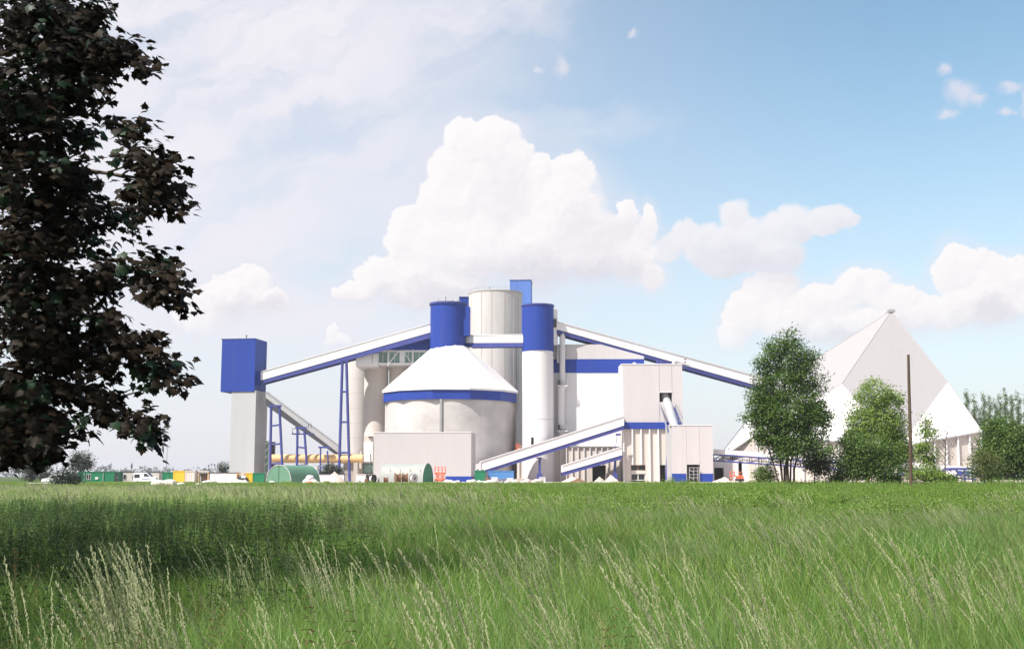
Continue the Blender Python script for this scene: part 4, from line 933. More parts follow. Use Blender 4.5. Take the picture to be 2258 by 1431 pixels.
# ------------------------------------------------------------------ ground
def build_ground():
    ys = [-400, -60, 0, 20, 60] + list(range(100, 200, 5)) + [210, 260, 300, 330, 400, 600, 1000, 2000, 4500]
    xs = [-4500, -1500, -600] + list(range(-300, 301, 20)) + [600, 1500, 4500]
    V_ = [(x, y, gz(x, y) - .02) for y in ys for x in xs]; n = len(xs)
    Fs = [(j * n + i, j * n + i + 1, (j + 1) * n + i + 1, (j + 1) * n + i) for j in range(len(ys) - 1) for i in range(n - 1)]
    m, nt, b = newmat('field_soil'); L = nt.links.new
    g = nt.nodes.new('ShaderNodeNewGeometry'); s = nt.nodes.new('ShaderNodeSeparateXYZ'); L(g.outputs['Position'], s.inputs[0])
    nz = nt.nodes.new('ShaderNodeTexNoise'); nz.inputs['Scale'].default_value = .12; nz.inputs['Detail'].default_value = 8; L(g.outputs['Position'], nz.inputs['Vector'])
    def M_(op, a, b_, c=0, cl=False):
        q = nt.nodes.new('ShaderNodeMath'); q.operation = op; q.use_clamp = cl
        for k, v in enumerate((a, b_, c)):
            if isinstance(v, (int, float)): q.inputs[k].default_value = v
            else: L(v, q.inputs[k])
        return q.outputs[0]
    yy = M_('ADD', s.outputs[1], M_('MULTIPLY', nz.outputs[0], 24))
    site = M_('MULTIPLY', M_('DIVIDE', M_('SUBTRACT', yy, 196), 8, cl=True), M_('DIVIDE', M_('SUBTRACT', 420, yy), 20, cl=True), cl=True)
    site = M_('MULTIPLY', site, M_('DIVIDE', M_('ADD', M_('ADD', s.outputs[0], M_('MULTIPLY', nz.outputs[0], 20)), 62), 8, cl=True))
    n2 = nt.nodes.new('ShaderNodeTexNoise'); n2.inputs['Scale'].default_value = 1.5; n2.inputs['Detail'].default_value = 8; L(g.outputs['Position'], n2.inputs['Vector'])
    def mix(f, a, c):
        q = nt.nodes.new('ShaderNodeMix'); q.data_type = 'RGBA'
        for k, v in (('Factor', f), ('A', a), ('B', c)):
            if isinstance(v, tuple): q.inputs[k].default_value = v
            else: L(v, q.inputs[k])
        return q.outputs['Result']
    gr = mix(n2.outputs[0], (.03, .05, .014, 1), (.075, .115, .032, 1)); sd = mix(n2.outputs[0], (.36, .29, .25, 1), (.58, .50, .45, 1))
    L(mix(site, gr, sd), b.inputs['Base Color']); b.inputs['Roughness'].default_value = 1; b.inputs['Specular IOR Level'].default_value = .1
    mb = MB(); mb.add(V_, Fs); o = mb.build('ground', m); o.data.shade_smooth(); kind(o, 'structure')
build_ground()
# ------------------------------------------------------------------ leaf materials
def leafmat(name, A, B, rough=.55, trans=.35, spec=.3, tcol=None, patch=None, obj_rnd=False, patchcol=None):
    m, nt, b = newmat(name); L = nt.links.new
    if obj_rnd:
        at_ = nt.nodes.new('ShaderNodeObjectInfo'); fac = at_.outputs['Random']
    else:
        at_ = nt.nodes.new('ShaderNodeAttribute'); at_.attribute_name = 'rnd'; fac = at_.outputs['Fac']
    mx = nt.nodes.new('ShaderNodeMix'); mx.data_type = 'RGBA'; L(fac, mx.inputs['Factor'])
    mx.inputs['A'].default_value = (*A, 1); mx.inputs['B'].default_value = (*B, 1); colr = mx.outputs['Result']
    if patch:
        g = nt.nodes.new('ShaderNodeNewGeometry'); nz = nt.nodes.new('ShaderNodeTexNoise'); nz.inputs['Scale'].default_value = patch; nz.inputs['Detail'].default_value = 4
        L(g.outputs['Position'], nz.inputs['Vector']); mr = nt.nodes.new('ShaderNodeMapRange'); mr.inputs[1].default_value = .42; mr.inputs[2].default_value = .62; L(nz.outputs['Fac'], mr.inputs[0])
        m2 = nt.nodes.new('ShaderNodeMix'); m2.data_type = 'RGBA'; L(mr.outputs[0], m2.inputs['Factor']); L(colr, m2.inputs['A']); m2.inputs['B'].default_value = (*patchcol, 1)
        m3 = nt.nodes.new('ShaderNodeMix'); m3.data_type = 'RGBA'; m3.inputs['Factor'].default_value = .6; L(colr, m3.inputs['A']); L(m2.outputs['Result'], m3.inputs['B']); colr = m3.outputs['Result']
    L(colr, b.inputs['Base Color']); b.inputs['Roughness'].default_value = rough; b.inputs['Specular IOR Level'].default_value = spec
    tr = nt.nodes.new('ShaderNodeBsdfTranslucent'); 
    hs = nt.nodes.new('ShaderNodeHueSaturation'); hs.inputs['Value'].default_value = 1.5; hs.inputs['Saturation'].default_value = 1.1; L(colr, hs.inputs['Color'])
    L(hs.outputs[0], tr.inputs[0]) if tcol is None else tr.inputs[0].__setattr__('default_value', (*tcol, 1))
    ms = nt.nodes.new('ShaderNodeMixShader'); ms.inputs[0].default_value = trans
    L(b.outputs[0], ms.inputs[1]); L(tr.outputs[0], ms.inputs[2]); L(ms.outputs[0], nt.nodes['Material Output'].inputs['Surface'])
    return m
LM = dict(
    copper=leafmat('copper_maple_leaf', (.008, .0052, .003), (.023, .0155, .0085), .6, .12, .12),
    copperg=leafmat('green_maple_leaf', (.007, .018, .009), (.018, .042, .016), .5, .12, .22),
    maple=leafmat('maple_leaf', (.050, .105, .016), (.100, .160, .028), .5, .25),
    light=leafmat('light_green_leaf', (.115, .190, .030), (.21, .29, .055), .5, .3),
    bush=leafmat('bush_leaf', (.058, .115, .020), (.115, .175, .035), .5, .25),
    olive=leafmat('olive_leaf', (.065, .090, .024), (.13, .14, .045), .6, .25),
    dark=leafmat('dark_leaf', (.010, .020, .010), (.03, .045, .018), .5, .15),
    lime=leafmat('lime_leaf', (.07, .13, .02), (.15, .21, .04), .5, .35),
    poplar=leafmat('poplar_leaf', (.06, .12, .02), (.12, .19, .04), .5, .25),
    brown=leafmat('brown_shrub_leaf', (.07, .040, .022), (.13, .075, .04), .7, .2),
)
M['bark'] = mat('brown_bark', (.075, .055, .04), .95, .3, (6, 6, 1.5), bump=.6, bscale=8)
M['barkg'] = mat('grey_bark', (.13, .11, .09), .95, .3, (4, 4, 1), bump=.5)
# ------------------------------------------------------------------ leaves
def star_leaf():
    o = [(0, 0), (.14, -.05), (.36, -.10), (.33, .08), (.40, .16), (.56, .30), (.40, .34), (.33, .42), (.36, .56), (.20, .54), (.15, .66), (0, .90), (-.15, .66), (-.20, .54), (-.36, .56), (-.33, .42), (-.40, .34), (-.56, .30), (-.40, .16), (-.33, .08), (-.36, -.10), (-.14, -.05)]
    v = [(0, .2, .06)] + [(x, y, -.25 * x * x - .12 * y * y) for x, y in o]
    n = len(o); f = [(0, 1 + i, 1 + (i + 1) % n) for i in range(n)]
    return np.array(v), np.array(f)
def oval_leaf(fold=.1):
    v = np.array([(0, 0, 0), (.28, .45, fold), (0, 1, 0), (-.28, .45, fold)], float); return v, np.array([(0, 1, 2), (0, 2, 3)])
def scatter_leaves(P, Nrm, size, tmpl, rg, spread=.6, droop=.5):
    """P points, Nrm outward directions: leaf lies roughly facing up/outward with its tip pointing outward and down"""
    Vt, Ft = tmpl; n = len(P)
    up = np.tile([0, 0, 1.0], (n, 1)); nz = up * .8 + Nrm * .5 + rg.normal(0, spread, (n, 3)); nz /= np.linalg.norm(nz, axis=1)[:, None]
    tip = Nrm + rg.normal(0, .7, (n, 3)); tip[:, 2] -= droop; tip -= nz * np.sum(tip * nz, 1)[:, None]; tip /= np.linalg.norm(tip, axis=1)[:, None] + 1e-9
    sx = np.cross(tip, nz); s = size * rg.uniform(.65, 1.2, n)
    Vv = P[:, None, :] + s[:, None, None] * (Vt[None, :, 0:1] * sx[:, None] + Vt[None, :, 1:2] * tip[:, None] + Vt[None, :, 2:3] * nz[:, None])
    k = len(Vt); Ff = (Ft[None] + (np.arange(n) * k)[:, None, None]).reshape(-1, 3)
    return Vv.reshape(-1, 3), Ff, np.repeat(rg.random(n), k)
def crown(root, blobs, n, size, lm, seed, tmpl=None, name='crown', clump=9, cl_r=.22, shell=.55, spread=.6, droop=.4):
    """blobs: (centre, (rx,ry,rz)); leaves gather in small clumps spread through the blobs' volume"""
    rg = np.random.default_rng(seed); tmpl = tmpl or oval_leaf()
    vol = np.array([(b[1][0] * b[1][1] * b[1][2]) ** .72 for b in blobs]); cnt = np.maximum(3, (vol / vol.sum() * n / clump)).astype(int)
    P = []; N = []
    for (c, r), k in zip(blobs, cnt):
        d = rg.normal(size=(k, 3)); d /= np.linalg.norm(d, axis=1)[:, None]; rad = rg.uniform(shell, 1, k) ** .8
        q = np.array(c) + d * np.array(r) * rad[:, None]
        qq = np.repeat(q, clump, 0) + rg.normal(0, cl_r, (k * clump, 3)) * np.array([1, 1, .75]); P.append(qq); N.append(np.repeat(d, clump, 0))
    P = np.concatenate(P); N = np.concatenate(N)
    Vv, Ff, at_ = scatter_leaves(P, N, size, tmpl, rg, spread, droop)
    return np_obj(name, Vv, Ff, lm, root, at_)
def pb(px, py, rx, ry, Y, rz=None):
    c = at(px, py, Y); k = Y / F; return ((c.x, c.y, c.z), (rx * k, (rz or rx) * k, ry * k))
def limbs(root, stems, mt, name='trunk'):
    """stems: list of (points, r0, r1)"""
    for pts, r0, r1 in stems:
        m = MB(); k = len(pts); m.tube(pts, [r0 + (r1 - r0) * i / (k - 1) for i in range(k)], 8); m.build(name, M[mt], root, 50)
def branches(blobs, base, mt, root, rg, r=.06):
    m = MB()
    for c, rr in blobs:
        c = Vector(c); b = base(c); mid = b.lerp(c, .55) + Vector((rg.uniform(-.2, .2), 0, .25)) * (c - b).length * .3
        m.tube([b, mid, c], [r, r * .7, r * .25], 6)
    return m.build('branch', M[mt], root, 50)
def tree(name, label, px, Y, blobs, n, size, lm, stems, seed, mt='bark', group=None, cat='tree', br=.06, jag=3, **kw):
    X = fx(px, 1062, Y); z0 = gz(X, Y); t = thing(name, label, cat, (X, Y, z0), group)
    B = [pb(b[0], b[1], b[2], b[3], Y + (b[4] if len(b) > 4 else 0)) for b in blobs]
    rg = random.Random(seed)
    if jag:
        for (c, r) in list(B):   # small outlying boughs that break the outline
            for q in range(jag):
                a = rg.uniform(0, 6.283); k = rg.uniform(.22, .42); rr = tuple(max(.12, v * k) for v in r)
                B.append(((c[0] + r[0] * math.cos(a) * rg.uniform(.85, 1.2), c[1] + r[1] * rg.uniform(-.6, .6), c[2] + r[2] * math.sin(a) * rg.uniform(.85, 1.2)), rr))
    if stems:
        st = []
        for s in stems:
            pts = [at(a, c, Y + rg.uniform(-.2, .2)) for a, c in s[0]]; pts[0].z = z0 - .1; st.append((pts, s[1], s[2]))
        limbs(t, st, mt)
        allp = [p for s in st for p in s[0]]
        def base(c):
            lo = [p for p in allp if p.z < c.z + .2] or allp; return min(lo, key=lambda p: (p - c).length)
        if br: branches(B[:len(blobs)], base, mt, t, rg, br)
    crown(t, B, n, size, lm, seed, **kw)
    return t
# right-hand maple with several stems
tree('maple_tree', 'large full maple with several stems in front of the pyramid hall', 1738, 118,
     [(1724, 772, 28, 36), (1748, 802, 42, 44), (1702, 806, 26, 36), (1778, 832, 30, 44), (1722, 852, 48, 48), (1690, 874, 28, 42), (1788, 882, 32, 42), (1738, 908, 66, 46), (1700, 935, 46, 46), (1790, 935, 34, 46), (1750, 965, 60, 44), (1765, 980, 26, 24), (1728, 985, 24, 26), (1682, 900, 32, 36), (1812, 905, 18, 24), (1664, 922, 18, 14), (1675, 808, 13, 22), (1740, 752, 16, 20), (1772, 795, 16, 20), (1668, 880, 16, 26), (1815, 950, 12, 26), (1690, 965, 26, 20)],
     44000, .25, LM['maple'], [([(1736, 1068), (1735, 1030), (1738, 960), (1730, 850)], .24, .07), ([(1728, 1068), (1722, 1030), (1712, 960), (1705, 860)], .14, .04), ([(1723, 1068), (1708, 1030), (1690, 975), (1676, 920)], .10, .03), ([(1750, 1068), (1751, 1035), (1765, 980), (1780, 890)], .13, .04), ([(1741, 1068), (1744, 1020), (1755, 950)], .12, .05)], 11, cl_r=.36, shell=.45, clump=26)
tree('small_tree', 'small thin leaved tree just right of the large maple', 1800, 122, [(1805, 1000, 22, 16), (1800, 1020, 30, 20), (1822, 1012, 18, 16), (1785, 1028, 14, 12), (1808, 1040, 20, 12)], 4600, .22, LM['olive'], [([(1795, 1068), (1797, 1040), (1803, 1005)], .09, .03), ([(1806, 1068), (1806, 1030), (1815, 1005)], .06, .02)], 12, cl_r=.3, shell=.1)
tree('lime_tree', 'rounded bright green tree between the large maple and the wooden pole', 1932, 132, [(1930, 870, 42, 30), (1905, 900, 34, 34), (1958, 900, 36, 36), (1932, 925, 56, 40), (1895, 945, 26, 32), (1972, 945, 28, 36), (1935, 970, 58, 36), (1970, 990, 32, 36), (1945, 1010, 50, 28), (1985, 975, 22, 34), (1885, 975, 22, 30), (1990, 1015, 22, 24)],
     29000, .25, LM['light'], [([(1962, 1066), (1958, 1030), (1948, 960), (1935, 890)], .2, .05), ([(1948, 1066), (1948, 1030), (1925, 960)], .12, .04)], 13, cl_r=.36, shell=.5, clump=24)
tree('large_bush', 'broad dark green bush with several stems in front of the rounded bright tree', 1915, 119, [(1880, 985, 34, 24), (1920, 985, 44, 30), (1955, 1000, 30, 26), (1870, 1010, 30, 26), (1905, 1015, 50, 30), (1945, 1030, 40, 22), (1880, 1035, 34, 16), (1925, 1045, 36, 12)],
     17000, .23, LM['bush'], [([(1916, 1068), (1914, 1040), (1910, 1000)], .12, .04), ([(1858, 1068), (1858, 1040), (1862, 1010)], .07, .03), ([(1889, 1068), (1890, 1035), (1885, 1000)], .07, .03), ([(1940, 1068), (1943, 1045), (1950, 1010)], .08, .03)], 14, cat='bush', cl_r=.34, shell=.4, clump=22)
tree('young_tree', 'slender young tree with sparse bright leaves right of the wooden pole', 2040, 126, [(2040, 930, 9, 14), (2043, 955, 20, 18), (2038, 985, 24, 18), (2046, 1010, 20, 18), (2052, 1025, 16, 14)], 2600, .26, LM['light'], [([(2046, 1066), (2044, 1020), (2042, 960), (2040, 920)], .07, .02)], 15, cl_r=.3, shell=.05)
# bare twiggy tree
Yb = 125; X = fx(2084, 1060, Yb); t = thing('bare_tree', 'almost leafless twiggy tree before the ribbed base wall of the pyramid hall', 'tree', (X, Yb, 0))
rg = random.Random(3)
p0 = at(2084, 1066, Yb); p0.z = 0; tk = [p0, at(2084, 1010, Yb), at(2086, 975, Yb), at(2090, 930, Yb)]
m = MB(); m.tube(tk, [.075, .06, .04, .012], 7); m.build('trunk', M['barkg'], t, 50)
for i in range(16):
    y = 1030 - i * 6; s = -1 if i % 2 else 1; a = at(2084 + (1000 - y) * .05, y, Yb); Ln = rg.uniform(14, 30) * (1.1 - i * .03)
    b = at(2085 + s * Ln * .55, y - Ln * .7, Yb + rg.uniform(-1, 1)); c = at(2085 + s * Ln, y - Ln * 1.5, Yb + rg.uniform(-1, 1)); m = MB(); m.tube([a, b, c], [.03, .02, .006], 5)
    for k in range(3): d = b.lerp(c, .2 + .3 * k); m.tube([d, d + Vector((s * rg.uniform(-.4, .7), rg.uniform(-.4, .4), rg.uniform(.4, .9)))], [.012, .004], 4)
    m.build('branch', M['barkg'], t)
crown(t, [pb(2085, 985, 22, 40, Yb)], 160, .16, LM['olive'], 5, clump=3)
tree('hedge_bush', 'wide dense green bush at the right edge of the photo', 2215, 122, [(2230, 945, 26, 22), (2190, 950, 26, 22), (2215, 970, 46, 34), (2175, 985, 26, 30), (2245, 985, 30, 36), (2205, 1010, 52, 34), (2165, 1025, 22, 26), (2240, 1025, 34, 30), (2190, 1045, 44, 14), (2285, 990, 40, 56)],
     26000, .23, LM['bush'], [([(2235, 1066), (2236, 1030), (2228, 970)], .10, .04), ([(2205, 1066), (2203, 1030), (2195, 970)], .09, .03), ([(2180, 1066), (2180, 1030), (2178, 990)], .07, .03)], 16, cat='bush', cl_r=.36, shell=.4, clump=22)
tree('olive_bush', 'yellowish bush growing at the foot of the dense bush on the right edge', 2180, 117, [(2168, 1010, 20, 26), (2190, 1025, 26, 22), (2160, 1040, 14, 14)], 2000, .2, LM['olive'], [([(2178, 1068), (2178, 1030)], .06, .02)], 17, cat='bush', cl_r=.3, shell=.1)
tree('low_shrub', 'bright low shrub left of the large maple stems', 1690, 121, [(1690, 1045, 22, 18), (1676, 1055, 14, 10), (1702, 1052, 14, 12), (1688, 1032, 12, 8)], 1900, .22, LM['lime'], [([(1690, 1068), (1690, 1045)], .05, .02)], 18, cat='shrub', cl_r=.25, shell=.2)
for i, (px, py, rx, ry, lm, lab) in enumerate(((1848, 1050, 20, 12, 'lime', 'pale shrub left of the broad dark bush'), (1962, 1052, 22, 10, 'lime', 'pale low shrub left of the wooden pole foot'), (2030, 1042, 34, 18, 'light', 'low green shrub right of the wooden pole foot'), (2062, 1048, 26, 14, 'light', 'low shrub under the bare twiggy tree'), (2090, 1055, 22, 8, 'bush', 'low dark shrub before the blue tail station'))):
    tree('low_shrub', lab, px, 120 + i, [(px, py, rx, ry), (px - rx * .5, py + ry * .4, rx * .6, ry * .6), (px + rx * .6, py + ry * .4, rx * .5, ry * .6)], 1500, .22, LM[lm], [([(px, 1068), (px + 1, py)], .04, .02)], 30 + i, cat='shrub', cl_r=.25, shell=.15, group='low shrubs')
# poplars
for i, (px, yt, w) in enumerate(((2132, 861, 9), (2149, 875, 8), (2170, 868, 10), (2183, 874, 11), (2196, 884, 6), (2205, 872, 9), (2217, 860, 10), (2231, 872, 6), (2245, 864, 11), (2262, 880, 10), (2161, 905, 6))):
    B = [(px + (w * .25 if k % 2 else -w * .2), yt + 8 + k * 15, w * (.20 + .06 * min(k, 5)), 13) for k in range(12)]
    tree('poplar_tree', ('leftmost tall poplar beside the pyramid slope', 'narrow poplar second from the pyramid slope', 'poplar third in the row behind the edge bush', 'broad poplar in the middle of the row', 'short thin poplar between two taller ones', 'narrow poplar just left of the tallest one', 'tallest poplar of the row behind the edge bush', 'thin poplar right of the tallest one', 'broad poplar close to the right edge of the photo', 'poplar cut off by the right edge of the photo', 'shortest poplar low beside the pyramid corner')[i], px, 430 + 6 * (i % 3),
         B, 5200, .55, LM['poplar'], [([(px, 1060), (px, 980), (px, yt + 20)], .5, .08)], 50 + i, group='row of poplars', br=0, jag=1, cl_r=.38, shell=.2, clump=6)
# left-hand background trees and bushes
tree('broad_tree', 'dark rounded tree under the maple branches at far left', 68, 260, [(68, 1018, 36, 16), (45, 1025, 20, 12), (92, 1025, 18, 12), (68, 1034, 30, 12), (70, 1046, 14, 9), (38, 1034, 10, 8), (96, 1036, 10, 8), (70, 1055, 12, 6)], 5200, .42, LM['dark'], [([(70, 1066), (70, 1040), (68, 1015)], .4, .1)], 71, cl_r=.5, shell=.2)
tree('round_tree', 'small round tree rising behind the green site office', 178, 262, [(178, 1008, 17, 12), (168, 1018, 15, 12), (190, 1018, 14, 12), (178, 1026, 20, 11), (160, 1026, 8, 8), (196, 1024, 8, 8)], 2800, .42, LM['dark'], [([(178, 1066), (178, 1040), (178, 1010)], .3, .08)], 72, cl_r=.45, shell=.2)
tree('dark_bush', 'dense dark bush on the field edge left of the green site office', 146, 165, [(148, 1050, 24, 13), (132, 1058, 15, 12), (163, 1058, 15, 13), (146, 1068, 28, 10)], 4200, .27, LM['dark'], [([(147, 1078), (147, 1055)], .06, .03)], 73, cat='bush', cl_r=.35, shell=.2)
tree('brown_shrub', 'small reddish brown shrub in the grass below the green site office', 219, 158, [(219, 1075, 13, 7), (210, 1078, 8, 5), (229, 1077, 8, 6)], 900, .2, LM['brown'], [([(219, 1082), (219, 1075)], .04, .02)], 74, cat='shrub', cl_r=.22, shell=.1)
tree('far_tree', 'faint small tree behind the long low white container', 494, 330, [(494, 1030, 10, 9), (488, 1038, 8, 7)], 700, .45, LM['dark'], [([(494, 1062), (494, 1030)], .2, .06)], 75, cl_r=.4)
tree('dark_shrub', 'dark rounded shrub between the blue trestles below the ochre pipe', 733, 262, [(732, 1035, 18, 11), (718, 1042, 12, 8), (745, 1040, 12, 10)], 2600, .34, LM['dark'], [([(733, 1062), (733, 1040)], .1, .04)], 76, cat='shrub', cl_r=.4, shell=.2)
tree('roadside_shrub', 'dark shrub right of the rounded tree behind the white car', 103, 215, [(103, 1050, 9, 8), (98, 1056, 8, 6)], 900, .3, LM['dark'], [([(103, 1066), (103, 1050)], .06, .03)], 77, cat='shrub', cl_r=.3)
for i, (px, lm, rx, lab) in enumerate(((465, 'bush', 12, 'low weeds clump below the long low white container'), (592, 'bush', 14, 'low green clump at the foot of the green tunnel tent'), (628, 'light', 12, 'second low green clump before the green tunnel tent'), (770, 'lime', 13, 'bright weeds clump right of the rubble by the tallest trestle'), (795, 'bush', 9, 'low green clump before the white box unit'), (815, 'lime', 8, 'small bright clump before the black rimmed spool'), (720, 'light', 6, 'tiny clump on the pale rubble heap'))):
    tree('weed_clump', lab, px, 188, [(px, 1068, rx, 6), (px - rx * .5, 1070, rx * .6, 5), (px + rx * .6, 1070, rx * .5, 4)], 700, .22, LM[lm], [([(px, 1074), (px, 1068)], .03, .02)], 80 + i, cat='weeds', cl_r=.22, shell=.1, group='weed clumps on the site edge')
# far wood on the horizon
rg = np.random.default_rng(4); P = []; N = []
for k in range(150):
    x = rg.uniform(-1150, 1150); y = rg.uniform(1500, 1900); h = rg.uniform(8, 15); r = rg.uniform(9, 20)
    d = rg.normal(size=(70, 3)); d /= np.linalg.norm(d, axis=1)[:, None]; P.append(np.array([x, y, h * .5]) + d * np.array([r, r, h * .55])); N.append(d)
Vv, Ff, a_ = scatter_leaves(np.concatenate(P), np.concatenate(N), 4.5, oval_leaf(), rg, .8)
o = np_obj('far_wood', Vv, Ff, leafmat('far_foliage', (.05, .075, .06), (.075, .10, .08), .8, .1), None, a_); kind(o, 'stuff'); o['label'] = 'far line of woods along the horizon at the left'
# ------------------------------------------------------------------ the copper maple close on the left
def big_maple():
    rg = np.random.default_rng(21); rr = random.Random(21)
    Tx, Ty = -9.6, 15.2
    t = thing('copper_maple', 'dark copper leaved maple filling the left edge of the photo, branches hanging low', 'tree', (Tx, Ty, 0))
    # spray positions in the part of the crown the photo shows: px, py, rx, ry, depth, sprays
    L = [(110, 60, 130, 75, 13.2, 34), (70, 190, 100, 90, 13, 36), (175, 130, 90, 70, 12.8, 26), (205, 30, 36, 40, 13, 9), (262, 118, 60, 42, 12.6, 17), (310, 140, 26, 26, 12.5, 6), (165, 212, 60, 34, 13, 10), (215, 190, 26, 22, 12.8, 5),
         (70, 300, 90, 60, 13, 22), (172, 300, 36, 34, 13.3, 9), (258, 270, 26, 15, 12.6, 7), (300, 285, 38, 24, 12.4, 8), 
         (90, 400, 110, 80, 13, 36), (158, 395, 54, 55, 13.4, 16), (320, 345, 60, 24, 12.2, 11), (365, 390, 44, 44, 12.1, 14), (315, 425, 62, 44, 12.2, 15), (252, 350, 16, 12, 12.3, 2), (385, 440, 28, 36, 12.1, 7), (318, 470, 20, 16, 12.2, 3),
         (80, 520, 105, 70, 13, 32), (172, 480, 62, 52, 13.2, 19), (262, 480, 36, 30, 13.4, 8), (280, 510, 24, 14, 13.4, 3), (200, 552, 30, 22, 13.2, 7),
         (80, 640, 100, 60, 13, 22), (190, 620, 70, 50, 12.8, 16), (250, 600, 32, 28, 12.6, 9), (330, 600, 62, 34, 12.2, 13), (375, 625, 42, 40, 12.1, 11), (345, 565, 26, 16, 12.2, 4), (340, 655, 30, 26, 12.2, 5), (395, 672, 18, 20, 12.1, 3),
         (80, 740, 100, 56, 13, 26), (200, 700, 70, 40, 12.6, 15), (248, 738, 48, 30, 12.5, 12), (310, 760, 44, 36, 12.4, 10), (355, 805, 40, 34, 12.3, 10), (385, 840, 24, 28, 12.2, 6), (335, 830, 30, 22, 12.3, 5), (180, 780, 90, 50, 12.9, 18), (250, 800, 40, 26, 12.7, 6),
         (70, 840, 80, 44, 13, 17), (165, 862, 44, 32, 12.8, 9), (215, 870, 34, 24, 12.6, 5), (250, 885, 22, 22, 12.5, 4), (225, 905, 30, 18, 12.5, 5), (265, 920, 20, 10, 12.4, 3),
         (318, 930, 34, 28, 12.2, 9), (330, 960, 30, 26, 12.2, 7), (295, 950, 18, 18, 12.3, 3), (150, 925, 40, 18, 12.6, 5), (180, 945, 22, 10, 12.6, 2),
         (30, 920, 50, 34, 12.8, 8), (70, 925, 70, 40, 13, 8), (20, 880, 60, 50, 13, 8), (90, 985, 46, 34, 12.6, 6), (40, 965, 56, 34, 12.6, 11), (90, 960, 40, 30, 12.5, 8), (112, 955, 22, 26, 12.5, 4), (60, 1000, 44, 18, 12.5, 7), (95, 985, 22, 20, 12.5, 4), (8, 1010, 14, 20, 12.6, 3)]
    GREEN = ((158, 395), (172, 300), (262, 480), (280, 510), (200, 552), (205, 30), (70, 190))
    PP = []; NN = []; GG = []
    axis = np.array([Tx, Ty, 0])
    for px, py, rx, ry, Y, n in L:
        big = px - rx < 90; lai = 9.0 if big else 6.6
        cnt = int(math.pi * rx * ry * lai / 240); k = 8; m_ = max(1, cnt // k)
        a = rg.uniform(0, 6.283, m_); q = np.sqrt(rg.random(m_)) * .86; dep = rg.normal(0, .42 if big else .26, m_)
        C = np.array([tuple(at(px + rx * u * math.cos(w), py + ry * u * math.sin(w), Y + e)) for w, u, e in zip(a, q, dep)])
        c0 = np.array(tuple(at(px, py, Y))); C = np.repeat(C, k, 0); off = rg.normal(0, 1, C.shape) * np.array([.075, .11, .05]); P = C + off
        N = (P - axis) * np.array([1, 1, 0]); N /= np.linalg.norm(N, axis=1)[:, None]; r_ = (P - c0); r_ /= np.linalg.norm(r_, axis=1)[:, None] + 1e-6; N = N * .5 + r_ * .9 + np.array([0, -.35, 0]); N /= np.linalg.norm(N, axis=1)[:, None]
        PP.append(P); NN.append(N); inner = (.5 if (px, py) in GREEN else .11); g_ = np.repeat(rg.random(m_) < inner, k); GG.append(g_)
    sp = []
    for k in range(1150):   # the rest of the crown, left of the frame, above it and behind
        d = rg.normal(size=3); d /= np.linalg.norm(d); q = rg.uniform(.45, 1.0) ** .6
        c = np.array([Tx, Ty, 9.2]) + d * np.array([5.8, 6.6, 7.5]) * q
        if c[2] < 2.4 or c[1] < 9.5: continue
        x, y = proj(c); x, y = x[0], y[0]
        lim = 70 if y < 800 else -90
        if x > lim and y > -60: continue
        if y <= -60 and x > 420: continue
        sp.append(c)
    for cc, rr_, nn in (((-9.2, 8.6, 7.6), (3.0, 3.8, 2.9), 190), ((-8.0, 5.2, 6.6), (1.7, 2.9, 1.8), 150)):   # boughs reaching out beside the viewer, unseen, added to shade the near left corner
        for k in range(nn):
            d = rg.normal(size=3); d /= np.linalg.norm(d); sp.append(np.array(cc) + d * np.array(rr_) * rg.uniform(.35, 1))
    sp = np.array(sp); k = 22; C = np.repeat(sp, k, 0); off = rg.normal(0, 1, C.shape) * np.array([.20, .20, .11]); P = C + off
    N = (P - axis) * np.array([1, 1, 0]); N /= np.linalg.norm(N, axis=1)[:, None]; N = N * .7 + off * 2; N /= np.linalg.norm(N, axis=1)[:, None]
    x, y = proj(P); keep = (x < 110) | (y < -40); PP.append(P[keep]); NN.append(N[keep]); GG.append(np.repeat(rg.random(len(sp)) < .12, k)[keep])
    P = np.concatenate(PP); N = np.concatenate(NN); gsel = np.concatenate(GG); print('MAPLE', len(P))
    for nm, lm, sel in (('crown', 'copper', ~gsel), ('green_foliage', 'copperg', gsel)):
        Vv, Ff, at_ = scatter_leaves(P[sel], N[sel], .116, star_leaf(), rg, .40, .75)
        o = np_obj(nm, Vv, Ff, LM[lm], t, at_)
        if nm != 'crown': o['label'] = 'younger green leaves inside the dark crown'
    m = MB(); m.tube([(Tx, Ty, -.2), (Tx + .05, Ty, 1), (Tx, Ty + .1, 3), (Tx + .2, Ty, 6), (Tx + .1, Ty, 10), (Tx, Ty, 14)], [.42, .34, .30, .25, .16, .04], 14); m.build('trunk', M['bark'], t, 50)
    for q in ([(Tx, Ty, 5), (-9.5, 11, 6.8), (-9.2, 7, 7.4), (-9, 4.2, 6.2)],): m = MB(); m.tube(q, [.16, .12, .08, .02], 8); m.build('branch', M['bark'], t, 50)  # limb carrying the added unseen boughs
    for px, py, Y, bz in ((330, 945, 12.2, 2.6), (270, 905, 12.4, 2.5), (360, 815, 12.3, 3.0), (375, 640, 12.1, 3.6), (360, 400, 12.1, 4.8), (300, 285, 12.4, 5.4), (310, 135, 12.5, 6.2), (120, 990, 12.5, 2.2), (200, 480, 13.2, 4.4), (190, 60, 13, 7), (200, 700, 12.7, 3.2), (150, 240, 13, 5.6), (100, 620, 13, 3.9)):
        c = at(px, py, Y); b = Vector((Tx + .1, Ty, bz)); q = []
        for i in range(9):
            u = i / 8; p = b.lerp(c, u) + Vector((0, 0, .55 * math.sin(math.pi * u) + rr.gauss(0, .05))) + Vector((0, rr.gauss(0, .06), 0)); q.append(p)
        q[-1] = c
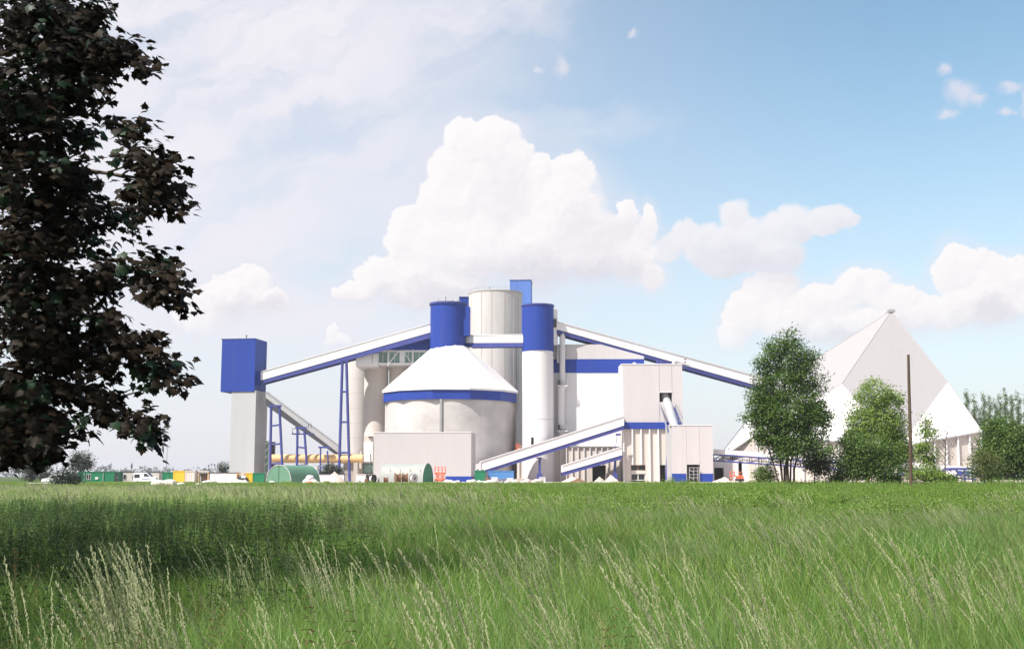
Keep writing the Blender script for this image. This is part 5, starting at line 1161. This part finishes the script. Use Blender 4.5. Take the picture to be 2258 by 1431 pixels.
        m = MB(); m.tube(q, [.09 - .082 * i / 8 for i in range(9)], 8)
        for i in range(3, 8):
            for s in range(2):
                d = Vector((rr.uniform(.1, .6), rr.uniform(-.5, .3), rr.uniform(-.25, .35))); m.tube([q[i], q[i] + d * .5, q[i] + d], [.014, .010, .004], 5)
        m.build('branch', M['bark'], t, 50)
big_maple()
# ------------------------------------------------------------------ meadow
GR = np.random.default_rng(99)
hid = bpy.data.collections.new('meadow_sources')
def src(name, data, mats):
    Vv, Ff, mi = data if len(data) == 3 else (*data, None)
    me = bpy.data.meshes.new(name); me.from_pydata([tuple(map(float, v)) for v in Vv], [], [tuple(map(int, f)) for f in Ff])
    for m in mats: me.materials.append(m)
    if mi is not None: me.polygons.foreach_set('material_index', np.array(mi, np.int32))
    comp = np.zeros(len(Vv), np.int32); c_ = 0; mx_ = -1
    for f in Ff:
        if min(f) > mx_: c_ += 1
        mx_ = max(mx_, max(f)); comp[list(f)] = c_
    a_ = me.attributes.new('rnd', 'FLOAT', 'POINT'); a_.data.foreach_set('value', GR.random(c_ + 1).astype(np.float32)[comp])
    me.update(); o = bpy.data.objects.new(name, me); return o
def blades(n, rad, h0, h1, w, lean, seg=3, rg=GR):
    Vv = []; Ff = []
    for i in range(n):
        a = rg.uniform(0, 6.283); q = rad * math.sqrt(rg.random()); x, y = q * math.cos(a), q * math.sin(a)
        h = rg.uniform(h0, h1); th = rg.uniform(0, 6.283); b = rg.uniform(.12, .5) * h
        dx, dy = b * math.cos(th) - lean * h * rg.uniform(.5, 1.2), b * math.sin(th) * .7
        fa = rg.uniform(-1.0, 1.0); sx, sy = math.cos(fa) * w / 2, math.sin(fa) * w / 2; o = len(Vv)
        for s in range(seg + 1):
            u = s / seg; k = (1 - u ** 1.6) * .95 + .05; px, py, pz = x + dx * u ** 2.2, y + dy * u ** 2.2, h * (u - .12 * u ** 3)
            Vv += [(px - sx * k, py - sy * k, pz), (px + sx * k, py + sy * k, pz)]
        for s in range(seg): Ff.append((o + 2 * s, o + 2 * s + 1, o + 2 * s + 3, o + 2 * s + 2))
    return Vv, Ff
def stalks(n, rad, h0, h1, w, sw, lean, rg=GR, spk=26, head=.30):
    """arching flowering stems: stem (mat 0) with a drooping pale panicle (mat 1)"""
    Vv = []; Ff = []; Mi = []
    for i in range(n):
        a = rg.uniform(0, 6.283); q = rad * math.sqrt(rg.random()); x, y = q * math.cos(a), q * math.sin(a)
        h = rg.uniform(h0, h1); ln = lean * rg.uniform(.5, 1.5); dy = rg.normal(0, .12); o = len(Vv); sg = 7; pts = []
        for s in range(sg + 1):
            u = s / sg; p = np.array([x - ln * h * u ** 2.4, y + dy * h * u ** 2, h * (u - .16 * u ** 4 * ln * 2)]); pts.append(p); k = w / 2 * (1 - .5 * u)
            Vv += [(p[0] - k, p[1], p[2]), (p[0] + k, p[1], p[2])]
        for s in range(sg): Ff.append((o + 2 * s, o + 2 * s + 1, o + 2 * s + 3, o + 2 * s + 2)); Mi.append(0)
        for k in range(spk):
            u = 1 - head * (k + rg.random()) / spk; j = min(sg - 1, int(u * sg)); f = u * sg - j; c = pts[j] * (1 - f) + pts[j + 1] * f
            env = .55 * math.sin(math.pi * min(1, (1 - u) / head * .8 + .15)); d = np.array([rg.normal(0, .8), rg.normal(0, .6), rg.uniform(.5, 2.2)]); d /= np.linalg.norm(d)
            c2 = c + d * sw * env * rg.uniform(.2, 1.6); l = sw * rg.uniform(1.2, 2.4); t_ = d * .55 + (pts[j + 1] - pts[j]) / np.linalg.norm(pts[j + 1] - pts[j]); t_ /= np.linalg.norm(t_)
            s_ = np.array([t_[2], 0, -t_[0]]) * sw * .38; o = len(Vv); Vv += [tuple(c2), tuple(c2 + t_ * l * .5 + s_), tuple(c2 + t_ * l), tuple(c2 + t_ * l * .5 - s_)]; Ff.append((o, o + 1, o + 2, o + 3)); Mi.append(1)
    return Vv, Ff, Mi
def weeds(n, rad, h0, h1, lw, ll, rg=GR, levels=7, w=.008):
    """leafy stems: opposite pairs of pointed leaves, smaller towards the tip"""
    Vv = []; Ff = []; Mi = []
    for i in range(n):
        a = rg.uniform(0, 6.283); q = rad * math.sqrt(rg.random()); x, y = q * math.cos(a), q * math.sin(a); h = rg.uniform(h0, h1); lx, ly = rg.normal(0, .08, 2) * h; lx -= .06 * h
        o = len(Vv); Vv += [(x - w, y, 0), (x + w, y, 0), (x + lx + w * .4, y + ly, h), (x + lx - w * .4, y + ly, h)]; Ff.append((o, o + 1, o + 2, o + 3)); Mi.append(0)
        for k in range(levels):
            u = .22 + .78 * (k + .5) / levels; c = np.array([x + lx * u, y + ly * u, h * u]); s = (1.15 - .72 * u) ; ph = rg.uniform(0, 3.14)
            for e in range(3):
                th = ph + e * 2.09 + rg.normal(0, .2); d = np.array([math.cos(th), math.sin(th), rg.uniform(-.35, .35)]); sd = np.array([-d[1], d[0], 0]) * lw * s; l = ll * s * rg.uniform(.7, 1.2)
                o = len(Vv); m_ = c + d * l * .45 + np.array([0, 0, .06 * l]); tp = c + d * l - np.array([0, 0, .22 * l]); Vv += [tuple(c), tuple(m_ + sd), tuple(tp), tuple(m_ - sd)]; Ff.append((o, o + 1, o + 2, o + 3)); Mi.append(0 if rg.random() < .93 else 1)
    return Vv, Ff, Mi
GM = dict(
    grass=leafmat('meadow_grass_blade', (.050, .145, .022), (.27, .37, .085), .5, .42, .35, patch=.16, patchcol=(.15, .25, .075)),
    straw=leafmat('dry_straw', (.20, .19, .08), (.38, .33, .17), .7, .2, .2),
    pale=leafmat('pale_grass_blade', (.22, .29, .10), (.38, .40, .19), .6, .3, .3, patch=.05, patchcol=(.20, .27, .09)),
    stem=leafmat('grass_stem', (.10, .17, .05), (.18, .24, .08), .6, .2, .3),
    seed=leafmat('grass_seed_head', (.25, .26, .145), (.40, .39, .245), .8, .25, .2),
    weed=leafmat('weed_leaf', (.075, .165, .026), (.235, .320, .070), .55, .28, .3, patch=.1, patchcol=(.12, .20, .035)),
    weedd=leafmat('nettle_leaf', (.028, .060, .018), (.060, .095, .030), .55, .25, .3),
    dry=leafmat('brownish_weed_leaf', (.085, .075, .032), (.16, .125, .058), .75, .2, .2),
)
def collect(name, objs):
    c = bpy.data.collections.new(name)
    for o in objs: c.objects.link(o)
    return c
def scatter(name, label, coll, P, rz, sc):
    me = bpy.data.meshes.new(name); n = len(P); me.vertices.add(n); me.vertices.foreach_set('co', np.asarray(P, np.float32).ravel())
    for k, v in (('rz', rz), ('sc', sc)): a = me.attributes.new(k, 'FLOAT', 'POINT'); a.data.foreach_set('value', np.asarray(v, np.float32))
    o = bpy.data.objects.new(name, me); COL.objects.link(o); kind(o, 'stuff'); o['label'] = label
    ng = bpy.data.node_groups.new(name + '_nodes', 'GeometryNodeTree'); ng.interface.new_socket('Geometry', in_out='INPUT', socket_type='NodeSocketGeometry'); ng.interface.new_socket('Geometry', in_out='OUTPUT', socket_type='NodeSocketGeometry')
    N = ng.nodes.new; L = ng.links.new; gi, go = N('NodeGroupInput'), N('NodeGroupOutput')
    ci = N('GeometryNodeCollectionInfo'); ci.inputs['Collection'].default_value = coll; ci.inputs['Separate Children'].default_value = True; ci.inputs['Reset Children'].default_value = True
    ip = N('GeometryNodeInstanceOnPoints'); ip.inputs['Pick Instance'].default_value = True
    a1, a2 = N('GeometryNodeInputNamedAttribute'), N('GeometryNodeInputNamedAttribute'); a1.data_type = a2.data_type = 'FLOAT'; a1.inputs['Name'].default_value = 'rz'; a2.inputs['Name'].default_value = 'sc'
    cx_ = N('ShaderNodeCombineXYZ'); L(a1.outputs['Attribute'], cx_.inputs[2]); er = N('FunctionNodeEulerToRotation'); L(cx_.outputs[0], er.inputs[0])
    rv = N('FunctionNodeRandomValue'); rv.data_type = 'INT'; rv.inputs['Min'].default_value = 0; rv.inputs['Max'].default_value = 50
    L(gi.outputs[0], ip.inputs['Points']); L(ci.outputs[0], ip.inputs['Instance']); L(er.outputs[0], ip.inputs['Rotation']); L(a2.outputs['Attribute'], ip.inputs['Scale'])
    ri = [s for s in rv.outputs if s.type == 'INT'][0]; L(ri, ip.inputs['Instance Index'])
    for s in rv.inputs:
        if s.name == 'Min' and s.type == 'INT': s.default_value = 0
        if s.name == 'Max' and s.type == 'INT': s.default_value = 50
    L(ip.outputs[0], go.inputs[0]); md = o.modifiers.new('scatter', 'NODES'); md.node_group = ng
    return o
def wob(x, y, f, s):   # cheap smooth patchiness, 0..1
    return .5 + .25 * (np.sin(f * x + 1.3 * s) * np.cos(f * .83 * y + s) + np.sin(f * 1.9 * x - f * 1.1 * y + 2.1 * s) * .6 + np.cos(f * 2.7 * y + .7 * s + f * .6 * x) * .4)
def points(y0, y1, dens, seed, keep=None, marg=1.35):
    rg = np.random.default_rng(seed); hw = lambda y: .5 * 2258 / F * y * marg + 4.0
    area = (hw(y0) + hw(y1)) * (y1 - y0); n = int(area * dens)
    y = np.sqrt(rg.uniform(y0 * y0, y1 * y1, n)); x = rg.uniform(-1, 1, n) * hw(y)
    px = CX + F * x / y
    if keep is not None:
        k = rg.random(n) < keep(x, y, px); x, y, px = x[k], y[k], px[k]
    t = np.clip((y - 125) / 70, 0, 1); z = .5 * t * t * (3 - 2 * t) - .02
    P = np.stack([x, y, z], 1); return P, rg.uniform(-.6, .6, len(P)), rg.uniform(.75, 1.2, len(P)), rg
sm = lambda v, a, b: np.clip((v - a) / (b - a), 0, 1)
nett = lambda x, y, px: np.clip(sm(px + (wob(x, y, .7, 2) - .5) * 420, 900, 350) * np.maximum(sm(y, 9, 12), sm(px, 260, 120)) * sm(y + (wob(x, y, .5, 6) - .5) * 14, 46, 34), 0, 1)      # leafy patch in the maple's shade, run into the near corner to imitate shade
cover = lambda x, y, px: np.clip(sm(px + (wob(x, y, .1, 3) - .5) * 500 + (y - 60) * 3, 850, 1250) * sm(y + (wob(x, y, .15, 5) - .5) * 16, 31, 38), 0, 1)   # leafy cover at the right, far
near = collect('near_grass', [src('broad_tuft', blades(34, .2, .35, .75, .015, .12), [GM['grass']]) for _ in range(2)] + [src('straw_tuft', blades(26, .2, .45, .9, .006, .2), [GM['straw']])] + [src('near_tuft', blades(80, .22, .34, .88, .0078, .10), [GM['grass']]) for _ in range(6)])
mid = collect('mid_grass', [src('straw_tuft', blades(40, .4, .5, .9, .013, .2), [GM['straw']])] + [src('mid_tuft', blades(90, .42, .36, .88, .019, .10), [GM['grass']]) for _ in range(5)])
far = collect('far_grass', [src('far_tuft', blades(90, 1.0, .40, .72, .05, .15, 2), [GM['grass']]) for _ in range(4)])
P, a, s, rg = points(4.2, 13, 34, 1, lambda x, y, px: np.clip(.35 + wob(x, y, 1.3, 2), 0, 1)); scatter('meadow_grass', 'tall green meadow grass close to the viewer', near, P, a, s)
P, a, s, rg = points(12, 42, 11, 2, lambda x, y, px: (1 - .75 * nett(x, y, px)) * (1 - .8 * cover(x, y, px))); scatter('meadow_grass', 'green meadow grass in the middle of the field', mid, P, a, s)
P, a, s, rg = points(38, 124, 1.6, 3, lambda x, y, px: 1 - .8 * cover(x, y, px)); scatter('meadow_grass', 'green meadow grass in the far half of the field', far, P, a, s)
pale = collect('pale_grass', [src('pale_tuft', blades(80, .9, .55, .9, .045, .2, 2), [GM['pale']]) for _ in range(4)])
P, a, s, rg = points(46, 126, 1.3, 4, lambda x, y, px: sm(px + (wob(x, y, .06, 1) - .5) * 300, 1500, 1050) * np.clip(.15 + sm(y, 48, 80), 0, 1)); scatter('pale_grass', 'pale flowering grass strip along the far left of the field', pale, P, a, s)
# flowering stems
h1 = collect('near_seed_grass', [src('seed_tuft', stalks(6, .24, .72, 1.18, .0048, .0080, .22, spk=34, head=.34), [GM['stem'], GM['seed']]) for _ in range(6)])
h0 = collect('clump_seed_grass', [src('seed_tuft', stalks(7, .13, .95, 1.32, .0055, .0105, .20, spk=46, head=.38), [GM['stem'], GM['seed']]) for _ in range(4)])
h2 = collect('mid_seed_grass', [src('seed_tuft', stalks(8, .4, .8, 1.15, .008, .012, .24, spk=20, head=.36), [GM['stem'], GM['seed']]) for _ in range(5)])
clumpy = lambda x, y, px: np.clip((wob(x, y, 1.5, 4) - .42) * 2.6, 0.06, 1) * np.where(px < 180, .12, 1)
P, a, s, rg = points(5.2, 15, 6.5, 5, clumpy); ex = []
for px, py, k in ((260, 1290, 10), (300, 1290, 9), (230, 1340, 5), (700, 1230, 8), (745, 1250, 7), (840, 1230, 7), (1195, 1250, 8), (1225, 1310, 6), (1410, 1260, 5), (1010, 1310, 7), (60, 1330, 2), (1640, 1290, 8), (2010, 1260, 10), (1850, 1230, 9), (2100, 1230, 8), (2200, 1260, 8), (1500, 1300, 5), (365, 1330, 3), (1480, 1380, 6), (1000, 1380, 6), (1930, 1330, 7)):
    Y = (EYE - 1.0) * F / (py - HOR) ; 
    for _ in range(max(1, round(k / (2 if px < 420 else 3.5)))): ex.append(((px - CX + rg.normal(0, 9)) * Y / F + .12, Y + rg.normal(0, .15), -.02))
ex = np.array(ex); scatter('seed_grass', 'thick pale clumps of flowering grass in the foreground', h0, ex, rg.uniform(-.5, .5, len(ex)), rg.uniform(.85, 1.1, len(ex)))
scatter('seed_grass', 'tall pale seed heads bending left over the near grass', h1, P, a * 1.2, s)
P, a, s, rg = points(13, 50, 3.0, 6, lambda x, y, px: np.clip((wob(x, y, .55, 7) - .47) * 3.0, 0.02, 1) * sm(px, 550, 900) * (1 - .8 * cover(x, y, px)) + .25 * sm(y, 24, 34) * sm(px, 1000, 700) * 0); scatter('seed_grass', 'pale seed heads bending left in the middle of the field', h2, P, a * .6, s)
# leafy weeds
w1 = collect('leafy_cover', [src('weed_tuft', weeds(15, .55, .40, 1.0, .045, .18, levels=6, w=.012), [GM['weed'], GM['pale']]) for _ in range(5)])
P, a, s, rg = points(28, 128, 2.2, 8, lambda x, y, px: np.clip(cover(x, y, px), 0, 1) * np.where(y > 90, .45, 1)); scatter('leafy_weeds', 'even bright green leafy weeds covering the far right of the field', w1, P, a * 5, s * (.9 + .35 * sm(P[:, 1], 60, 130) * sm(P[:, 0], 0, 20)) * (.50 + 1.0 * wob(P[:, 0], P[:, 1], .45, 8)))
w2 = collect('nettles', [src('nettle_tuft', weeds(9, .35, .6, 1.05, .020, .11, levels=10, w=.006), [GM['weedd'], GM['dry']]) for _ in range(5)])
P, a, s, rg = points(6, 52, 4.5, 9, lambda x, y, px: nett(x, y, px) * .95); scatter('nettle_patch', 'dark leafy nettles in the shade of the copper maple, darkening the near left corner as well', w2, P, a * 5, s)
w3 = collect('brown_weeds', [src('dry_tuft', weeds(5, .22, .65, 1.0, .013, .075, levels=13, w=.005), [GM['dry'], GM['weedd']]) for _ in range(5)])
P, a, s, rg = points(5.5, 11.5, 2.4, 10, lambda x, y, px: np.clip(sm(px, 620, 200) * .9 + .05 + .3 * ((px > 1280) & (px < 1400) & (y < 8)), 0, 1)); scatter('brown_weeds', 'brownish dry weeds in the near left corner', w3, P, a * 5, s)

edge = collect('edge_weeds', [src('edge_tuft', weeds(16, .8, .15, .42, .05, .17, levels=4, w=.012), [GM['weed'], GM['pale']]) for _ in range(4)] + [src('edge_grass', blades(70, .9, .14, .40, .045, .15, 2), [GM['pale']])])
P, a, s, rg = points(122, 214, .7, 12, lambda x, y, px: np.clip(np.where(px < 460, 1, .95 * sm(y, 212, 190) * np.clip((wob(x, y, .25, 3) - .12) * 2.0, 0, 1)), 0, 1)); scatter('edge_weeds', 'short weeds and grass along the far edge of the field', edge, P, a * 5, s * (1 + 1.5 * sm(P[:, 1], 165, 135) * wob(P[:, 0], P[:, 1], .5, 2)))

h3 = collect('far_seed_grass', [src('seed_tuft', stalks(10, .9, .75, 1.15, .02, .034, .22, spk=12, head=.36), [GM['stem'], GM['seed']]) for _ in range(4)])
P, a, s, rg = points(40, 122, .35, 15, lambda x, y, px: np.clip((wob(x, y, .3, 9) - .40) * 2.6, .02, 1) * (1 - .85 * cover(x, y, px))); scatter('seed_grass', 'pale seed heads over the far left half of the field', h3, P, a, s)
w4 = collect('tall_weeds', [src('dock_tuft', weeds(6, .4, .8, 1.2, .04, .16, levels=9, w=.012), [GM['weed'], GM['weedd']]) for _ in range(4)])
P, a, s, rg = points(48, 122, .16, 16, lambda x, y, px: np.clip((wob(x, y, .22, 4) - .45) * 3, 0.03, 1)); scatter('tall_weeds', 'scattered taller dark weeds standing above the meadow', w4, P, a * 5, s)

# ------------------------------------------------------------------ the air
m = MB(); m.box(-4700, 4700, -500, 4700, -1.5, 60); m_h = bpy.data.materials.new('haze_air'); m_h.use_nodes = True; nt = m_h.node_tree; nt.nodes.clear()
vo = nt.nodes.new('ShaderNodeVolumePrincipled'); vo.inputs['Color'].default_value = (.93, .93, .96, 1); vo.inputs['Density'].default_value = .00016; vo.inputs['Anisotropy'].default_value = .2
ou = nt.nodes.new('ShaderNodeOutputMaterial'); nt.links.new(vo.outputs[0], ou.inputs['Volume'])
kind(m.build('haze', m_h), 'stuff')
